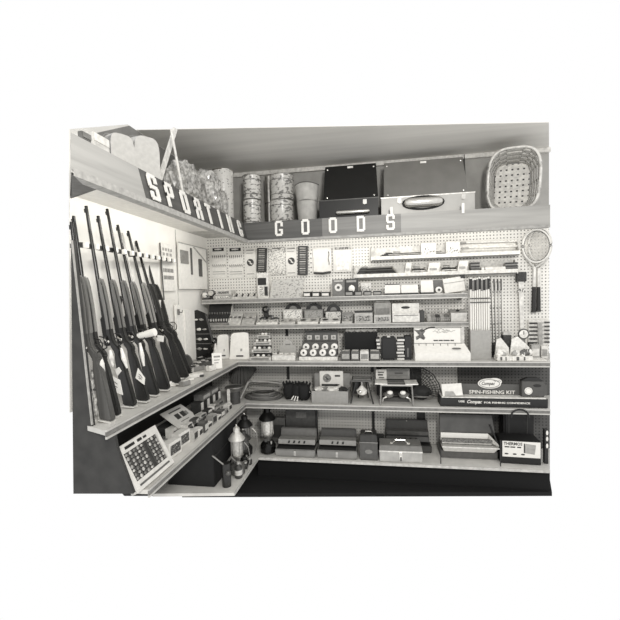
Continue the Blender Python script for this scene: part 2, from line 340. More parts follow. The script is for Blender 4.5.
# big pail in the corner
x, w_, h = Fr(216, 239, 169, -.52, DK)
t = thing('metal_pail', 'large shiny metal pail standing in the corner behind the letters', 'pail', (.36, -.47, DK)); r = .078
obj('pail_body', MB().lathe([(r * .85, 0), (r * .9, .01), (r, h), (r * .98, h), (r * .9, .3 * h)], seg=32), ink(.75, .3, 50, 90, .62, .25), t, smooth=True)
obj('pail_rim', MB().torus((0, 0, h), r, .006), CHROME, t, smooth=True); obj('pail_handle', MB().tube([(r * math.cos(a), -.01, h - .02 - r * .5 * math.sin(a)) for a in [PI * i / 12 for i in range(13)]], .003), STEEL, t)
# fibre drums stacked
x, w_, h = Fr(293, 317, 200, -.33, DK)
for k, (z0, px0, px1, rt, lb) in enumerate(((DK, 295, 316, 199, 'plain paper bucket carrying another one beside the black case'), (None, 293, 317, 182, 'upper plain paper bucket with wavy rim beside the black case'))):
    z0 = z0 or DK + h + .004
    x, w_, hh = Fr(px0, px1, rt, -.33, z0); r = w_ / 2
    t = thing('paper_bucket', lb, 'bucket', (x, -.33 + .075, z0))
    obj('bucket_body', MB().lathe([(r * .86, 0), (r * .88, .004), (r, hh - .01), (r * .97, hh - .01), (r * .84, .01)], seg=28), mk(.66, .85, 0, .08, 20), t, smooth=True)
    obj('bucket_rim', MB().tube([(r * math.cos(a), r * math.sin(a), hh - .006 + .004 * math.sin(a * 3)) for a in [2 * PI * i / 30 for i in range(30)]], .0035, closed=True), mk(.35 if k else .6, .8), t, smooth=True)
# portable grill cases
def grill(px0, px1, rb, rj, rt, yf, label, vb, vl, pxl0, pxl1, hx0, hx1, hr0, hr1, dark):
    zb = DK; x, w_, hj = Fr(px0, px1, rj, yf, zb); xl, wl, hl = Fr(pxl0, pxl1, rt, yf + .12, zb)
    t = thing('portable_grill', label, 'portable grill', (x, yf, zb)); mb = mk(vb, .4, .4 if dark else .1, .04, 12); ml = mk(vl, .3, .5 if not dark else .2, .04, 10)
    d = .30
    obj('case_base', MB().box(-w_ / 2, w_ / 2, 0, d, 0, hj), mb, t, .004)
    lid = obj('case_lid', MB().hull([(xl - x - wl / 2 - .01, .02, hj + .002), (xl - x + wl / 2 + .01, .02, hj + .002), (xl - x + wl / 2 + .01, d * .9, hj + .002), (xl - x - wl / 2 - .01, d * .9, hj + .002), (xl - x - wl / 2, .12, hl), (xl - x + wl / 2, .12, hl), (xl - x + wl / 2, .14, hl), (xl - x - wl / 2, .14, hl)]), ml, t, .003)
    for sx in (-1, 1):
        for f in (.08, .9):
            zz = hj + (hl - hj) * f; yy = .02 + .10 * f - .004
            obj('rivet', MB().blob((xl - x + sx * (wl / 2 - .02), yy, zz), (.008, .005, .008), 1), CHROME, lid, smooth=True)
    obj('name_plate', MB().box(xl - x - .022, xl - x + .022, .104, .11, hl - .028, hl - .014), mk(.9, .4), lid)
    p0 = ay(hx0, hr1, yf - .02); p1 = ay(hx1, hr0, yf - .02); cx_, cz_ = (p0.x + p1.x) / 2 - x, (p0.z + p1.z) / 2 - zb; hw, hh = (p1.x - p0.x) / 2, (p1.z - p0.z) / 2
    hn = obj('carry_handle', MB().lathe([(.001, -hw), (hh * .7, -hw + hh * .3), (hh, -hw + hh), (hh, hw - hh), (hh * .7, hw - hh * .3), (.001, hw)], (cx_, -.028, cz_), 16, 'x'), mk(.85, .25, .8, .03), t, smooth=True)
    if not dark: obj('handle_ring', MB().tube([(cx_ + (hw + .008) * math.cos(a), -.006, cz_ + (hh + .012) * math.sin(a)) for a in [2 * PI * i / 24 for i in range(24)]], .007, closed=True), BLACK, t, smooth=True)
    for sx in (-1, 1): obj('handle_post', MB().cyl((cx_ + sx * hw * .8, -.028, cz_), .006, .03, 'y'), STEEL, hn)
    for lx_ in ((.28,) if dark else (-.30, .38)): obj('latch', MB().box(lx_ * w_ - .014, lx_ * w_ + .014, -.008, 0, hj - .045, hj - .012).box(lx_ * w_ - .005, lx_ * w_ + .005, -.014, -.006, hj - .05, hj - .03), CHROME, t)
    obj('base_trim', MB().box(-w_ / 2 - .002, w_ / 2 + .002, -.003, .002, hj - .006, hj + .002), mk(.3 if dark else .85, .4, .5), t)
    return t, x, hj, hl, w_
grill(319, 378, 218, 199, 165, -.32, 'black portable grill case with slim silver handle above the D', .15, .13, 325, 376, 336, 370, 209, 215, True)
t, gx, hj, hl, gw = grill(381, 475, 212, 195, 160, -.325, 'wide silver portable grill with hinged lid behind the back header', .66, .52, 384, 463, 404, 443, 196, 208, False)
obj('side_flap', MB().prism([(.06, hj), (.26, hj), (.10, hl + .01)], gw / 2 - .05, gw / 2 - .045, 'yz'), mk(.15, .5), t)
# splint basket lying on its side, its mouth to the room
def basket():
    p = ay(511.5, 178, -.30); t = thing('splint_basket', 'woven splint basket on its side showing its slotted bottom', 'basket', (p.x, -.30, DK + .012), (math.radians(4), math.radians(3), math.radians(-16)))
    def rr(w_, h_, n=36, y=0, ex=3.2):
        q = []
        for i in range(n):
            a = 2 * PI * i / n; c_, s_ = math.cos(a), math.sin(a)
            q.append(Vector((math.copysign(abs(c_) ** (2 / ex), c_) * w_, y, math.copysign(abs(s_) ** (2 / ex), s_) * h_)))
        return q
    H = .216; W = .160; D_ = .26; z0 = H + .0
    up = Vector((0, 0, z0))
    m = MB(); n = 36; lev = 9; rings = []
    for j in range(lev):
        f = j / (lev - 1); rings.append([q + up for q in rr(W * (1 - .22 * f), H * (1 - .22 * f), n, D_ * f)])
    # horizontal hoops woven round the wall
    for j in range(lev - 1):
        A, B = rings[j], rings[j + 1]
        for i in range(n):
            k = (i + 1) % n; off = .004 if (i // 2 + j) % 2 else -.002
            ci = (A[i] + A[k]) / 2 - up; dn_ = Vector((ci.x, 0, ci.z)).normalized() * off
            g = .12; a0, a1 = A[i].lerp(B[i], g) + dn_, A[k].lerp(B[k], g) + dn_; b0, b1 = A[i].lerp(B[i], 1 - g * .3) + dn_, A[k].lerp(B[k], 1 - g * .3) + dn_
            o_ = Vector((ci.x, 0, ci.z)).normalized() * .003
            m.hull([a0, a1, b1, b0, a0 + o_, a1 + o_, b1 + o_, b0 + o_])
    obj('woven_side', m, mk(.74, .7, 0, .2, 90), t)
    m = MB()
    for i in range(0, n, 2):
        pts = [rings[j][i] + Vector((rings[j][i].x, 0, rings[j][i].z - z0)).normalized() * .006 for j in range(lev)]
        m.tube(pts, .006, 5)
    obj('stake', m, mk(.6, .7, 0, .15), t)
    m = MB(); w2, h2 = W * .74, H * .75
    for i in range(6):
        x_ = -w2 + (i + .5) * 2 * w2 / 6; hh = h2 * (1 if 0 < i < 5 else .86); m.box(x_ - w2 / 6 * .72, x_ + w2 / 6 * .6, D_, D_ + .003, z0 - hh, z0 + hh)
    for i in range(8):
        z_ = z0 - h2 + (i + .5) * 2 * h2 / 8; ww = w2 * (1 if 0 < i < 7 else .86); m.box(-ww, ww, D_ + .003, D_ + .006, z_ - h2 / 8 * .72, z_ + h2 / 8 * .72)
    obj('basket_backing', MB().box(-w2, w2, D_ + .012, D_ + .016, z0 - h2, z0 + h2), mk(.15), t); obj('slotted_bottom', m, mk(.86, .7, 0, .12), t)
    obj('rim', MB().tube([q + up for q in rr(W + .004, H + .004, 40, -.002)], .008, closed=True), mk(.8, .6), t, smooth=True)
    obj('outer_rim', MB().tube([q + up for q in rr(W + .012, H + .006, 40, .018)], .006, closed=True), mk(.7, .6), t, smooth=True)
    for s in (-1, 1): obj('handle', MB().tube([(s * (W + .012), .03 + .03 * math.sin(a), z0 + .05 * math.cos(a)) for a in [PI * i / 10 for i in range(11)]], .003), mk(.55, .5), t)
basket()
# stuff over the left header: tubs, sticks, plastic bags
def tub(loc, rot, w_, l_, h_, label, v=.82, name='plastic_tub'):
    t = thing(name, label, 'tub', loc, rot); m = MB(); n = 28; prof = [(1, h_, 1), (.88, 0, 1), (.84, .006, 1), (.95, h_ - .004, 1)]; R0 = []
    for f, z_, _ in prof:
        R0.append([m.b.verts.new((math.copysign(abs(math.cos(a)) ** .5, math.cos(a)) * w_ / 2 * f, math.copysign(abs(math.sin(a)) ** .5, math.sin(a)) * l_ / 2 * f, z_)) for a in [2 * PI * i / n for i in range(n)]])
    for A, B in zip(R0, R0[1:]):
        for i in range(n): m.b.faces.new((A[i], A[(i + 1) % n], B[(i + 1) % n], B[i]))
    m.b.faces.new(R0[-1]) if False else None
    m.b.faces.new(R0[1]); m.b.faces.new(R0[2])
    for i in range(n): m.b.faces.new((R0[-1][i], R0[-1][(i + 1) % n], R0[0][(i + 1) % n], R0[0][i]))
    obj('tub_body', m, mk(v, .4, 0, .05), t, smooth=True)
    obj('tub_rim', MB().tube([(math.copysign(abs(math.cos(a)) ** .5, math.cos(a)) * w_ / 2 * 1.02, math.copysign(abs(math.sin(a)) ** .5, math.sin(a)) * l_ / 2 * 1.02, h_) for a in [2 * PI * i / n for i in range(n)]], .006, closed=True), mk(v * .62, .4), t, smooth=True)
    return t
def place_tub(px, rt, x_, w_, d_, label, v, aim):
    top = ax(px, rt, x_); zt2 = Vector(aim).normalized(); l_ = (top.z - DK) * .93
    xa = Vector((-zt2.y, zt2.x, 0)).normalized(); ya = zt2.cross(xa)
    return tub((x_, top.y, DK + l_ / 2 + .008), tuple(Matrix((xa, ya, zt2)).transposed().to_euler()), w_, l_, d_, label, v)
place_tub(146, 130, .30, .15, .10, 'deep pale plastic tub standing on edge above the left header, behind the letter S', .72, (-.75, .6, .04))
place_tub(122, 129, .36, .12, .07, 'shallow pale plastic tub standing on edge, left of the deeper one', .7, (-.8, .5, -.04))
for (pa, pb, rt, x_, dd, v, lb) in ((93, 109, 131, .41, .10, .78, 'small white carton above the left header, left of the plastic tubs'), (82, 91, 130.5, .44, .02, .4, 'small grey carton at the far left above the header')):
    A, B = ax(pa, rt, x_), ax(pb, rt + 3, x_); t = thing('carton', lb, 'box', (x_, (A.y + B.y) / 2, DK + .001), PI / 2); w2 = (B.y - A.y) / 2; hz = min(A.z, B.z) - DK
    obj('box_body', MB().box(-w2, w2, 0, dd, 0, hz), mk(v, .7), t, .002); obj('box_flap', MB().box(-w2 * .9, w2 * .9, -.003, -.001, hz * .7, hz * .97), mk(min(v * 1.15, .9), .7), t)
q0, q1 = ax(185, 196, .40), ax(171, 129, .40)
tag(obj('stick', MB().tube([q0 + Vector((0, 0, -.06)), q1], .007), mk(.82, .5)), 'thin pale stick leaning across the board above the letter P', 'stick')
q0, q1 = ax(161, 178, .33), ax(176, 128.5, .33)
dv = (q1 - q0).normalized(); sd = Vector((0, .018, 0))
tag(obj('wooden_board', MB().hull([q0 - dv * .04 - sd, q0 - dv * .04 + sd, q0 - dv * .04 + sd - Vector((.01, 0, 0)), q0 - dv * .04 - sd - Vector((.01, 0, 0)), q1 - sd, q1 + sd, q1 + sd - Vector((.01, 0, 0)), q1 - sd - Vector((.01, 0, 0))]), mk(.88, .6)), 'flat white board leaning beside the tubs behind the thin stick', 'board')
for (px, rt, x_, rx_, ry_, sd_, lb) in ((182, 163, .28, .085, .115, 3, 'crumpled clear plastic bag behind the letters P and O'), (206, 172, .34, .085, .085, 8, 'full crumpled plastic bag behind the letters R and T'), (223, 192, .43, .026, .035, 5, 'small crumpled plastic bag against the large metal pail')):
    p = ax(px, rt, x_); rz_ = (p.z - DK) / 2.25
    t = thing('plastic_bag', lb, 'plastic bag', (p.x, p.y, DK + .004))
    obj('bag_body', MB().blob((0, 0, rz_ * 1.13), (rx_, ry_, rz_), 4, .085, sd_, .8, 2.2), mk(.62, .2, 0, .35, 45), t, smooth=False)
    obj('bag_neck', MB().lathe([(.012, 0), (.006, .008), (.018, .016)], (0, 0, rz_ * 2.1), 10), mk(.8, .3), t)
# ------------------------------------------------------------ hanging on the pegboard
PY = -.012
def card(px0, px1, r0, r1, label, mat, yf=PY, name='display_card', cat='display card', grp=None, th=.004, rot=(0, 0, 0)):
    """a flat card hung on the pegboard; returns the thing, half width, half height"""
    a = ay((px0 + px1) / 2, r0, yf); b = ay((px0 + px1) / 2, r1, yf); w_ = ay(px1, r0, yf).x - ay(px0, r0, yf).x
    t = thing(name, label, cat, (a.x, yf, (a.z + b.z) / 2), rot, grp); hh = (a.z - b.z) / 2
    obj('card', MB().box(-w_ / 2, w_ / 2, -th, 0, -hh, hh), mat, t)
    return t, w_ / 2, hh
card_m = mk(.88, .7, 0, .04, 60)
for px0, px1, lb in ((210.5, 226, 'left lure card with black heading, hung beside the corner'), (227.5, 243, 'right lure card with black heading, hung left of the round badge card')):
    t, w_, h_ = card(px0, px1, 247, 278, lb, card_m, grp='lure cards with black headings')
    hd = obj('heading', MB().box(-w_ * .72, w_ * .72, -.007, -.004, h_ * .72, h_ * .96 - .004), BLACK, t)
    obj('heading_mark', MB().box(-w_ * .45, w_ * .42, -.009, -.007, h_ * .8, h_ * .88).blob((0, -.008, h_ * .84), (.014, .003, .009), 1), mk(.75), hd)
    for r in (.38, -.22):
        for i in range(7):
            x = (-.8 + i * .26) * w_; obj('lure', MB().tube([(x, -.006, (r + .1) * h_), (x + .006, -.008, r * h_), (x + .003, -.006, (r - .12) * h_)], [.0015, .004, .001], 5), mk(.35, .3, .4), t)
    obj('print_line', MB().box(-w_ * .8, w_ * .8, -.006, -.004, -h_ * .62, -h_ * .58).box(-w_ * .8, w_ * .8, -.006, -.004, -h_ * .76, -h_ * .73), mk(.55), t)
def badge_card(px0, px1, r0, r1, label):
    t, w_, h_ = card(px0, px1, r0, r1, label, card_m)
    b = obj('round_badge', MB().cyl((0, -.007, 0), w_ * .62, .003, 'y', 24), mk(.22), t)
    obj('badge_mark', MB().box(-w_ * .4, w_ * .1, -.0095, -.007, .004, .014, (0, .5, 0)).box(-w_ * .1, w_ * .4, -.0095, -.007, -.016, -.005, (0, .5, 0)).box(-w_ * .45, w_ * .4, -.0098, -.0075, -.002, .002, (0, .9, 0)), mk(.85), b)
    obj('heading', MB().box(-w_ * .7, w_ * .7, -.0065, -.004, h_ * .8, h_ * .88).box(-w_ * .7, w_ * .5, -.0065, -.004, h_ * .62, h_ * .66), mk(.55), t)
    obj('footer', MB().box(-w_ * .7, w_ * .6, -.0065, -.004, -h_ * .82, -h_ * .76), mk(.6), t)
badge_card(244.5, 255.5, 248, 277, 'narrow card with round dark badge between the lure cards and slatted strip')
badge_card(285.5, 296.5, 246, 276, 'narrow card with round dark badge right of the text-covered card')
def slat_strip(px0, px1, r0, r1, label, lean):
    t, w_, h_ = card(px0, px1, r0, r1, label, mk(.2, .5), yf=-.03, rot=(0, lean, 0), name='lure_strip', cat='lure strip')
    for i in range(12):
        z = h_ * (.86 - i * .156); obj('packet', MB().box(-w_ * .62, w_ * .55, -.011, -.004, z - h_ * .045, z + h_ * .03), mk(.66 - .1 * (i % 3), .5), t)
slat_strip(256.5, 266.5, 248, 272, 'dark slatted strip of packets left of the text-covered card', math.radians(4))
slat_strip(297.5, 307.5, 246, 275, 'dark slatted strip of packets right of the second round badge card', math.radians(2))
t, w_, h_ = card(268.5, 285, 247, 275, 'pale card covered with lines of text between the two badge cards', ink(.84, .5, 70, 170, .52))
obj('heading', MB().box(-w_ * .5, w_ * .5, -.0065, -.004, h_ * .86, h_ * .93), mk(.4), t)
t, w_, h_ = card(309, 312.5, 252, 274, 'thin card strip with a column of dark hooks', card_m)
for i in range(5): obj('hook', MB().box(-.004, .006, -.01, -.004, h_ * (.85 - i * .42) - .004, h_ * (.85 - i * .42) + .004), mk(.2), t)
def bag(px0, px1, r0, r1, label, v, foot):
    t, w_, h_ = card(px0, px1, r0, r1, label, mk(v, .35, 0, .05, 20), yf=-.02, name='hanging_bag', cat='bag', th=.006)
    if foot: obj('dark_hem', MB().tube([(-w_ * .95, -.014, -h_ + .004), (0, -.018, -h_ - .003), (w_ * .95, -.014, -h_ + .006)], .009, 8), mk(.2, .4), t, smooth=True)
    else: obj('printed_band', MB().box(-w_ * .85, w_ * .95, -.009, -.006, h_ * .72, h_ * .9), ink(.7, .25, 120, 60, .48), t); obj('inner_panel', MB().prism([(-w_ * .7, -h_ * .85), (w_ * .7, -h_ * .85), (w_ * .7, h_ * .3), (w_ * .4, h_ * .55), (-w_ * .4, h_ * .55), (-w_ * .7, h_ * .3)], -.0105, -.006, 'xz'), mk(.92, .3), t)
    return t, w_, h_
t, w_, h_ = bag(313, 331, 248, 273, 'pale hanging bag with a dark rolled hem', .9, True)
obj('chain', MB().tube([(w_ * .72 + .003 * math.sin(i), -.012, h_ * (.7 - i * .12)) for i in range(10)], .0035, 5), mk(.4, .3, .6), t)
bag(333, 351, 246, 272, 'pale hanging bag with a dark printed band at the top', .84, False)
# ------------------------------------------------------------ generic cartons for the shelves
def carton(px0, px1, rt, yf, zb, d, label, v=.8, face=None, lidv=None, name='carton', cat='box', grp=None, rz=0, toplabel=None, frame=None, n_face='label'):
    x, w_, h = Fr(px0, px1, rt, yf, zb)
    t = thing(name, label, cat, (x, yf, zb + .0015), rz, grp); w2 = w_ / 2
    if lidv is not None and h > .03:
        k = h * .3; obj('box_body', MB().box(-w2 + .002, w2 - .002, .002, d - .002, 0, h - k + .004), mk(v, .6), t); obj('box_lid', MB().box(-w2, w2, 0, d, h - k + .004, h), mk(lidv, .6), t, .001)
    else: obj('box_body', MB().box(-w2, w2, 0, d, 0, h), mk(v, .6), t, .0015)
    if face is not None: obj(n_face, MB().box(-w2 * .8, w2 * .8, -.0015, .0, h * .2, h * .72), face if not isinstance(face, float) else mk(face, .6), t)
    if toplabel is not None: obj('top_label', MB().box(-w2 * .8, w2 * .8, d * .1, d * .85, h, h + .0015), mk(toplabel, .6), t)
    return t, w2, h
prn = ink(.85, .3, 90, 200, .5); prd = ink(.3, .75, 90, 200, .56); prm = ink(.6, .25, 60, 120, .5)
# ---- upper short shelf, left to right
YA = -.225
t = thing('fishing_reel', 'black spinning reel at the left end of upper short shelf', 'reel', (ay(211, 295, YA).x, YA + .02, ZA + .002))
obj('reel_body', MB().lathe([(.02, -.018), (.027, -.015), (.027, .006), (.018, .01), (.018, .02)], (0, 0, .055), 18, 'y'), BLACK, t, smooth=True); obj('spool', MB().lathe([(.022, -.028), (.014, -.026), (.014, -.02), (.022, -.018)], (0, 0, .055), 18, 'y'), mk(.8, .3, .6), t, smooth=True)
obj('reel_foot', MB().box(-.03, .03, -.008, .012, 0, .008).box(-.006, .006, -.004, .006, .006, .035), DARK, t); obj('crank', MB().tube([(.02, -.01, .055), (.045, -.02, .06), (.05, -.035, .05)], .004), STEEL, t)
t = thing('fishing_reel', 'pale spinning reel with black frame at far left shelf tip', 'reel', (ay(204, 296, YA).x + .003, YA + .02, ZA + .002))
obj('reel_body', MB().lathe([(.016, -.014), (.022, -.011), (.022, .006), (.014, .01)], (0, 0, .04), 16, 'y'), mk(.85, .3), t, smooth=True); obj('reel_foot', MB().box(-.028, .03, -.01, .01, 0, .012), BLACK, t); obj('crank', MB().tube([(.01, -.01, .04), (.028, -.016, .028)], .004), BLACK, t)
k1, w2, h1 = carton(214, 231, 295, YA, ZA, .14, 'flat grey printed box under another, right of the black reel', .6, prn)
k2, w2, h2 = carton(216, 230.5, 290.5, YA + .006, ZA + h1 + .002, .12, 'flat pale printed box topping a pair, right of the black reel', .75, prd)
x, w_, h = Fr(231, 256, 291, YA, ZA)
t = thing('bead_tray', 'low tray with a zigzag row of dark clips on upper shelf', 'tray', (x, YA, ZA + .0015)); obj('tray_base', MB().box(-w_ / 2, w_ / 2, 0, .13, 0, .018), mk(.72, .6), t, .002)
for i in range(9): obj('clip', MB().box(-.006, .006, 0, .012, 0, .026, (0, .5, 0)), mk(.2 if i % 2 else .75, .4), t).location = (-w_ * .44 + i * w_ * .11, .02 + .006 * i, .018)
t, w2, h = carton(257, 268, 273, YA + .04, ZA, .05, 'tall pale box with two black picture panels beside the grey sheet', .84)
obj('picture_panel', MB().box(-w2 * .9, w2 * .62, -.0025, 0, h * .52, h * .80), BLACK, t); obj('picture_panel', MB().box(w2 * .25, w2 * .85, -.0025, 0, h * .1, h * .46), mk(.16), t); obj('small_print', MB().box(-w2 * .6, w2 * .1, -.0025, 0, h * .1, h * .46), prn, t)
# large leaning grey sheet
a, b = ay(269.5, 298, -.21), ay(301, 278, -.17)
tag(obj('leaning_sheet', MB().hull([(a.x, -.215, ZA + .002), (ay(301, 298, -.21).x, -.215, ZA + .002), (ay(301, 298, -.21).x, -.21, ZA + .002), (a.x, -.21, ZA + .002), (ay(272.5, 278, -.15).x, -.15, b.z), (ay(305, 278, -.15).x, -.15, b.z), (ay(305, 278, -.15).x, -.145, b.z), (ay(272.5, 278, -.15).x, -.145, b.z)]), ink(.70, .5, 55, 110, .54)), 'large grey sheet leaning on the upper shelf below the text-covered card', 'sheet')
for px0, px1, lb in ((303, 310.5, 'first small open-top box right of the leaning grey sheet'), (312, 319.5, 'second small open-top box right of the leaning grey sheet'), (321, 329.5, 'third small open-top box right of the grey sheet, nearest the reel box')):
    t, w2, h = carton(px0, px1, 292, YA, ZA, .09, lb, .2, .88, grp='small boxes with white faces on upper shelf'); obj('raised_lid', MB().hull([(-w2, .03, h), (w2, .03, h), (w2, .034, h), (-w2, .034, h), (-w2, .06, h + .018), (w2, .06, h + .018), (w2, .064, h + .018), (-w2, .064, h + .018)]), mk(.8), t)
def reel_box(px0, px1, rt, yf, zb, label, v):
    t, w2, h = carton(px0, px1, rt, yf, zb, .08, label, v)
    rr = min(w2 * .6, h * .32); r = obj('reel_picture', MB().lathe([(rr, -.006), (rr, 0)], (0, -.0, h * .52), 18, 'y'), mk(.8, .4), t); obj('reel_hub', MB().lathe([(rr * .4, -.009), (rr * .4, -.005)], (0, 0, h * .52), 12, 'y'), DARK, r)
    obj('title_strip', MB().box(-w2 * .7, w2 * .7, -.002, 0, h * .86, h * .94), mk(.7), t); return t
reel_box(332, 344.5, 279.5, YA, ZA, 'grey reel box with round picture on upper short shelf', .42)
t, w2, h = carton(345, 358, 279, YA + .02, ZA, .07, 'dark box with white bulb picture right of the grey reel box', .22)
obj('picture', MB().blob((0, -.004, h * .42), (w2 * .5, .008, h * .22), 2), WHITE, t, smooth=True); obj('title_strip', MB().box(-w2 * .8, w2 * .7, -.002, 0, h * .8, h * .92), mk(.55), t)
carton(361, 371, 283, YA + .05, ZA, .05, 'pale upright box standing behind the row of small dark boxes', .8, prn)
for i, (px0, px1) in enumerate(((345, 353), (354.5, 362), (363.5, 371.5), (373, 381.5))):
    carton(px0, px1, 291, YA - .01, ZA, .028, 'small dark flat box in the row at the front of upper shelf, %s' % ('leftmost', 'second from left', 'third from left', 'rightmost')[i], .16, .55, grp='row of small dark boxes on upper shelf')
def open_card_box(px0, px1, r0, r1, label, lid_line=True):
    x, w_, h = Fr(px0, px1, r0, YA + .03, ZA); t = thing('display_box', label, 'box', (x, YA, ZA + .0015)); w2 = w_ / 2
    obj('box_tray', MB().box(-w2, w2, 0, .1, 0, .014), mk(.2), t); obj('box_card', MB().hull([(-w2, .008, .014), (w2, .008, .014), (w2, .012, .014), (-w2, .012, .014), (-w2 * .97, .03, h), (w2 * .97, .03, h), (w2 * .97, .034, h), (-w2 * .97, .034, h)]), mk(.88, .6, 0, .03), t)
    if lid_line: obj('dark_edge', MB().box(-w2 * .97, w2 * .97, .027, .036, h - .004, h + .003), BLACK, t)
    return t
open_card_box(384.5, 400, 284.5, 296, 'open box with blank white card and black top edge')
open_card_box(401, 418, 285, 296, 'open box with blank white card, right of the black-edged one', False)
open_card_box(420.5, 433, 280.5, 296, 'taller blank white card box beside the dark square card', False)
a = ay(437, 287, YA + .08); tag(obj('dark_card', MB().box(a.x - .042, a.x + .042, YA + .08, YA + .084, ZA + .002, a.z + .055), mk(.36, .5)), 'dark square card standing behind the small white reel', 'card')
t = thing('fishing_reel', 'small white reel in front of the dark square card', 'reel', (ay(439, 292, YA).x, YA + .015, ZA + .002)); obj('reel_body', MB().lathe([(.012, -.018), (.024, -.012), (.024, .008), (.012, .012)], (0, 0, .03), 18, 'y'), WHITE, t, smooth=True); obj('reel_foot', MB().box(-.03, .03, -.006, .008, 0, .007), mk(.7), t); obj('spool', MB().cyl((0, -.024, .03), .01, .008, 'y'), DARK, t)
p0, p1 = ay(446, 292, YA), ay(467, 276, YA)
t = thing('display_box', 'large white box tilted at the right end of upper shelf', 'box', ((p0.x + p1.x) / 2, YA + .04, ZA + .012), (math.radians(-12), math.radians(-7), 0)); w2 = (p1.x - p0.x) / 2
obj('box_body', MB().box(-w2, w2, 0, .03, 0, .115), mk(.86, .6, 0, .05), t, .002); obj('box_fold', MB().box(-w2 * .96, w2 * .96, -.003, 0, .075, .079), mk(.6), t); obj('corner_tab', MB().box(w2 - .02, w2 + .012, -.004, .02, .10, .125), mk(.15), t)
# ---- lower short shelf
YB = -.228
x, w_, h = Fr(203, 228, 304, YB + .03, ZB)
t = thing('lure_case', 'dark open case of hanging lures at the left of lower short shelf', 'display case', (ay(216, 315, YB).x + .006, YB, ZB + .0015)); w2 = w_ / 2 * .95
obj('case_back', MB().hull([(-w2, .05, 0), (w2, .05, 0), (w2, .056, 0), (-w2, .056, 0), (-w2, .10, h), (w2, .10, h), (w2, .106, h), (-w2, .106, h)]), mk(.15), t)
obj('case_tray', MB().box(-w2, w2, 0, .05, 0, .02), mk(.5), t); obj('case_side', MB().prism([(0, 0), (.05, 0), (.10, h), (.09, h)], w2, w2 + .004, 'yz'), mk(.8), t)
for r in range(2):
    for i in range(9): obj('lure', MB().box(-w2 * .9 + i * w2 * .22, -w2 * .9 + i * w2 * .22 + .008, .04 + .03 * r - .012, .05 + .03 * r - .008, .03 + r * .06, .052 + r * .055), mk(.78 if r == 0 else .45, .3), t)
def lure_tray(px0, px1, rt, yf, label, v=.7, n=4, grp=None, dark=.25, zb=ZB, d=.1):
    x, w_, h = Fr(px0, px1, rt, yf + d * .5, zb); h = max(h, .03); t = thing('lure_tray', label, 'tray', (x, yf, zb + .0015), 0, grp); w2 = w_ / 2
    obj('tray_body', MB().hull([(-w2, 0, 0), (w2, 0, 0), (w2, d, 0), (-w2, d, 0), (-w2, 0, .014), (w2, 0, .014), (w2, d, h), (-w2, d, h)]), mk(v, .6), t, .001)
    ang = math.atan2(h - .014, d)
    for i in range(n):
        xx = -w2 + (i + .5) * 2 * w2 / n; obj('lure', MB().blob((xx, d * .45, .014 + (h - .014) * .5 + .003), (w2 / n * .62, d * .3, .006), 2), mk(dark if i % 2 == 0 else min(dark * 2, .8), .4), t, smooth=True).rotation_euler = (0, 0, 0)
    return t
lure_tray(229, 242, 312, YB, 'tilted tray of dark lures right of the lure case', .75, 3)
lure_tray(243, 255.5, 313, YB, 'tilted tray of lures left of the cluster of dark reels', .7, 4, dark=.4)
for k, (px, py, yy, r) in enumerate(((263, 317, -.13, .028), (270, 313, -.09, .034), (276, 318, -.14, .026), (266, 309.5, -.06, .03))):
    p = ay(px, py, yy); rr = r
    t = thing('fishing_reel', ('dark round reel left in the reel cluster on lower short shelf', 'dark round reel in the middle of the reel cluster', 'dark round reel right in the reel cluster beside a white label box', 'dark round reel topping the back of the reel cluster')[k], 'reel', (p.x, yy, ZB + .0015))
    zc = p.z - ZB if k == 3 else rr + .004; obj('reel_body', MB().lathe([(rr * .6, -.02), (rr, -.014), (rr, .012), (rr * .5, .018)], (0, 0, zc), 20, 'y'), mk(.17, .3), t, smooth=True)
    obj('reel_face', MB().lathe([(rr * .3, -.026), (rr * .45, -.02)], (0, 0, zc), 14, 'y'), mk(.7, .3, .5), t); obj('reel_foot', MB().box(-.02, .02, -.008, .012, 0, max(zc - rr * .9, .006)), DARK, t); obj('crank', MB().tube([(0, -.024, zc), (rr * .8, -.03, zc + rr * .4)], .003), CHROME, t)
lure_tray(257, 278, 320, YB - .005, 'low white tray in front of the dark reel cluster', .85, 5, dark=.5, d=.05)
def dome_box(px0, px1, r0, r1, label, v, fv, vd=.14):
    x, w_, h = Fr(px0, px1, r1, YB + .09, ZB); top = ay((px0 + px1) / 2, r0, YB + .09).z - ZB
    t = thing('dome_top_box', label, 'box', (x, YB + .09, ZB + .0015)); w2 = w_ / 2
    obj('box_body', MB().box(-w2, w2, 0, .08, 0, h), mk(v, .6), t, .0015); obj('front_panel', MB().box(-w2 * .92, w2 * .92, -.003, 0, h * .35, h * .92), ink(fv, .4, 160, 160, .55), t)
    n = 14; obj('dome_header', MB().prism([(w2 * .85 * math.cos(PI * i / n), h + (top - h) * math.sin(PI * i / n)) for i in range(n + 1)], .03, .04, 'xz'), mk(vd, .5), t)
    obj('dome_mark', MB().prism([(w2 * .4 * math.cos(PI * i / n), h + (top - h) * .55 * math.sin(PI * i / n)) for i in range(n + 1)], .026, .0295, 'xz'), mk(.5), t)
dome_box(283, 302, 303.5, 309.5, 'box with dark domed header and pale front, nearest the reel cluster', .75, .88)
dome_box(304, 323, 303.5, 309.5, 'middle box with dark domed header and mid grey front', .45, .6)
dome_box(325, 341.5, 304.5, 311, 'rightmost box with dark domed header and small white front strip', .2, .8)
lure_tray(281, 296, 319, YB, 'shallow pale tray with scattered lures under the pale-fronted dome box', .75, 4, dark=.5)
lure_tray(298.5, 318.5, 318.5, YB, 'shallow white tray with two dark lures, left of its twin', .9, 2, dark=.25)
